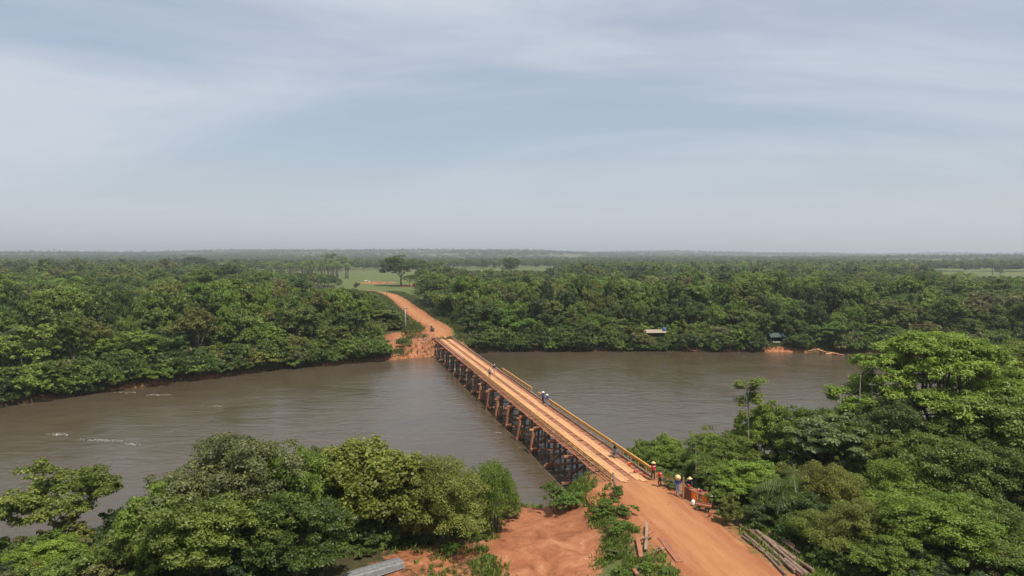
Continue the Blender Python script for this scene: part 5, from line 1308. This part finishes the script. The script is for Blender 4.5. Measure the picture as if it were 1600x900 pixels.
b = MB(); b.tube([(2.0, .6, -.8), (2.0, .6, 1.7)], .06, 6); b.build('mooring_post', PALEBARK, rp)
for i, (x0, y0, x1, y1, lab) in enumerate(((1277, 546, 1292, 551, 'pale log sliding down to the water at the sandy landing'), (1288, 550, 1310, 553, 'longest log afloat at the sandy landing'), (1296, 552, 1318, 555, 'outermost floating log of the sandy landing'), (1290, 553, 1305, 552, 'short floating log between the others'), (1262, 549, 1280, 545, 'thin log on the bank left of the sandy landing'))):
    z = (1.0, .12)[0] if i == 4 else .12; p = at(x0, y0, 1.4 if i == 0 else z); q = at(x1, y1, .15 if i != 4 else 1.2); m = (p + q) / 2; b = MB(); b.tube([p - m, Vector((0, 0, .05)), q - m], [.2, .22, .19], 7, jit=.1); tag(b.build('floating_log', TRACK if i in (0, 3) else TIMBER, None, True, tuple(m)), lab, 'log', 'logs at the far landing')
rr_ = np.random.default_rng(8); V = []
for _ in range(260):
    q = P1 + BD * rr_.uniform(-9, 5) + BR_ * (-2.8 - abs(rr_.normal(0, 4.5))); z = hz(q.x, q.y)
    if z < -.1: continue
    r = .08 + .4 * rr_.random() ** 2.5; a0 = rr_.uniform(0, 6.28)
    b4 = [(q.x + r * math.cos(a0 + k * 1.57) * rr_.uniform(.7, 1.5), q.y + r * math.sin(a0 + k * 1.57) * rr_.uniform(.7, 1.2), z - .1) for k in range(4)]
    t4 = [(q.x + (p[0] - q.x) * .6, q.y + (p[1] - q.y) * .6, z + r * rr_.uniform(.3, .8)) for p in b4]; V += t4
    for k in range(4): V += [b4[k], b4[(k + 1) % 4], t4[(k + 1) % 4], t4[k]]
tag(link('rubble', quads_mesh('rubble', np.array(V), m_plain('earth_rubble', (.27, .14, .085), .95, .45, .8))), 'rough earth rubble and stones beside the far bridge end', kind='stuff')
for i, (px, py, r, h, tone, lab) in enumerate(((655, 538, 1.6, 1.5, 'mid', 'bush on the bare bank left of the far bridge end'), (638, 529, 1.3, 1.3, 'olive', 'olive bush at the foot of the concrete utility pole'), (663, 528, 1.3, 1.2, 'olive', 'small bush beside the far abutment'), (631, 541, 2.2, 2.6, 'mid', 'bush at the waterline of the bare far bank'), (713, 536, 1.8, 2.2, 'bright', 'bush right of the far bridge end'), (722, 543, 2.0, 2.6, 'mid', 'second bush right of the far bridge end'))):
    p = gpt(px, py, 2.5); place_tree('bush%d' % (i % 4), p.x, p.y, h, r, gcol(tone), lab, 'bush', 'bush', 'bushes at the far bridge end')
# utility poles
def upole(px, base, top, z0, lab, lean=0.0, d=None):
    p = at(px, base, z0) if d is None else atd(px, base, d); q = atd(px, top, p.y); H = q.z - p.z; root = empty('utility_pole', tuple(p), .5); tag(root, lab, 'pole', 'utility poles')
    b = MB(); b.tube([(0, 0, -.6), (lean * H * .5, 0, H * .5), (lean * H, 0, H)], [.17, .15, .11], 8); b.build('shaft', PALEBARK if H > 6 else PILE, root, True)
    b = MB(); b.box((lean * H * .93, -.14, H * .92), (1.7, .1, .12)); b.build('cross_arm', PILE, root)
    for x in (-.75, -.1, .75): b = MB(); b.lathe((lean * H * .93 + x, -.14, H * .92 + .06), [(.03, 0), (.05, .05), (.05, .12), (.02, .16)], 8); b.build('insulator', GREYM, root)
upole(633.5, 518, 479, 3.6, 'concrete utility pole on the left side of the far road')
upole(604.5, 468, 452, 3.8, 'utility pole farther up the left side of the far road')
upole(668, 478, 448, 3.5, 'leaning utility pole right of the far road', -.14)
upole(343, 424, 411, 4.0, 'utility pole on the skyline above the left forest')
upole(569, 424, 403, 4.0, 'utility pole at the back of the pasture')
# boulder, drum and man by the far bridge end
p = at(676, 518, 4.0); b = MB(); b.tube([(0, -.45, .25), (-.05, -.3, .5), (0, 0, .62), (.05, .35, .48), (0, .5, .25)], [.25, .55, .62, .5, .2], 10, jit=.12); tag(b.build('dark_boulder', m_plain('dark_rock', (.06, .06, .05), .9, .3), None, True, tuple(p)), 'dark boulder on the road just past the far bridge end', 'boulder')
person(at(673.7, 517, 4.0), .3, 'person in white cap standing beside the dark boulder past the bridge', BLACK, BROWNP, (WHITEC, 'cap'), 'stand', seed=21)
for i, (px, py, lab, sh_) in enumerate(((580, 441.5, 'dark-dressed figure left of the red mound in the pasture', BLACK), (590.5, 442.5, 'figure in blue standing on the red mound in the pasture', NAVY), (594, 443.5, 'dark-dressed figure on the right of the red mound', BLACK), (604.5, 442.5, 'lone dark-dressed figure right of the red mound', DARKP))):
    q = at(px, py, 4.0); q.z = hz(q.x, q.y); person(tuple(q), i * 1.3, lab, sh_, DARKP, None, 'stand', seed=30 + i)
COW = m_plain('white_hide', (.62, .58, .52), .8, .08)
def cow(px, py, rz, lab):
    q = at(px, py, 4.0); q.z = hz(q.x, q.y); root = empty('cow', tuple(q), rz)
    J = [(-.75, 0, 1.18), (-.3, 0, 1.12), (.3, 0, 1.1), (.7, 0, 1.22), (1.05, 0, 1.4), (1.25, 0, 1.45), (1.55, 0, 1.25)]; rd = [.28, .38, .40, .34, .2, .17, .1]
    es = [(i, i + 1) for i in range(6)]; vs = list(J); rr = list(rd)
    for bx, root_i in ((-.68, 0), (.6, 3)):
        for sg in (-.2, .2):
            back = bx < 0; pts = [(bx + (.05 if back else 0), sg, .85), (bx + (.12 if back else .02), sg, .62), (bx - (.1 if back else 0), sg, .38), (bx - .05, sg, .04)]; prev = root_i
            for p_, r_ in zip(pts, (.16, .1, .065, .065)): vs.append(p_); rr.append(r_); es.append((prev, len(vs) - 1)); prev = len(vs) - 1
    vs += [(-.98, 0, 1.15), (-1.05, 0, .6)]; rr += [.04, .03]; es += [(0, len(vs) - 2), (len(vs) - 2, len(vs) - 1)]
    me = bpy.data.meshes.new('sk'); me.from_pydata(vs, es, []); tmp = bpy.data.objects.new('sk', me); COL.objects.link(tmp); tmp.modifiers.new('s', 'SKIN')
    if not me.skin_vertices:
        bm = bmesh.new(); bm.from_mesh(me); bm.verts.layers.skin.verify(); bm.to_mesh(me); bm.free()
    for i, r_ in enumerate(rr): me.skin_vertices[0].data[i].radius = (r_, r_); me.skin_vertices[0].data[i].use_root = (i == 1)
    s_ = tmp.modifiers.new('b', 'SUBSURF'); s_.levels = 1; out = bpy.data.meshes.new_from_object(tmp.evaluated_get(bpy.context.evaluated_depsgraph_get())); bpy.data.objects.remove(tmp)
    out.materials.clear(); out.materials.append(COW); out.polygons.foreach_set('use_smooth', [True] * len(out.polygons)); link('body', out, root)
    b = MB()
    for sg in (-1, 1): b.tube([(1.22, sg * .12, 1.55), (1.2, sg * .3, 1.52)], [.05, .03], 6)
    b.build('ears', COW, root, True)
    return tag(root, lab, 'cow', 'white cattle in the pasture')
cow(571, 440, .3, 'white cow at the left end of the red mound'); cow(578, 441.5, 2.8, 'white cow right beside the red mound')

# ------------------------------------------------------------------ foam on the river
def foam(name, spots, label, seed):
    rg = np.random.default_rng(seed); V = []
    for px, py, lx, ly, n in spots:
        c_ = at(px, py, 0)
        for _ in range(n):
            u = rg.normal(0, .5); x = c_.x + u * lx; y = c_.y + rg.normal(0, .55) * ly - u * ly * .6; s_ = rg.uniform(.03, .20); w = s_ * rg.uniform(.15, .5); an = rg.uniform(-.5, .3); ca_, sa_ = math.cos(an), math.sin(an)
            for dx_, dy_ in ((-s_, 0), (-s_ * .1, -w), (s_, 0), (s_ * .2, w)): V.append((x + dx_ * ca_ - dy_ * sa_, y + dx_ * sa_ + dy_ * ca_, .012 + rg.uniform(0, .02)))
    me = quads_mesh(name, np.array(V), m_plain('river_foam', (.46, .44, .41), .6, .25, 1.5)); o = link(name, me); return tag(o, label, kind='stuff')
foam('foam', [(92, 679, 2.2, .5, 90), (160, 688, 2.6, .6, 110), (203, 694, 1.2, .5, 40), (245, 617, 2.6, .7, 80), (195, 613, 2.6, .5, 40), (338, 635, 1.8, .5, 26)], 'white foam crests where the current breaks over snags', 1)
foam('foam', [(820, 700, .8, .3, 16), (884, 732, .6, .3, 12), (777, 676, .4, .3, 8), (925, 776, .8, .4, 16), (800, 662, .5, .3, 10), (865, 724, .8, .3, 12)], 'flecks of foam around the bridge piles', 2)

# ------------------------------------------------------------------ haze
hzm, n = newmat('haze_air'); pv = nd(n, 'ShaderNodeVolumePrincipled'); pv.inputs['Color'].default_value = (.86, .92, .97, 1); pv.inputs['Density'].default_value = 0.00020; pv.inputs['Anisotropy'].default_value = 0.36
on = nd(n, 'ShaderNodeOutputMaterial'); n.links.new(pv.outputs[0], on.inputs['Volume'])
b = MB(); b.box((0, 5400, 56), (18600, 11600, 128)); tag(b.build('haze', hzm), 'pale haze lying over the far country', kind='stuff')
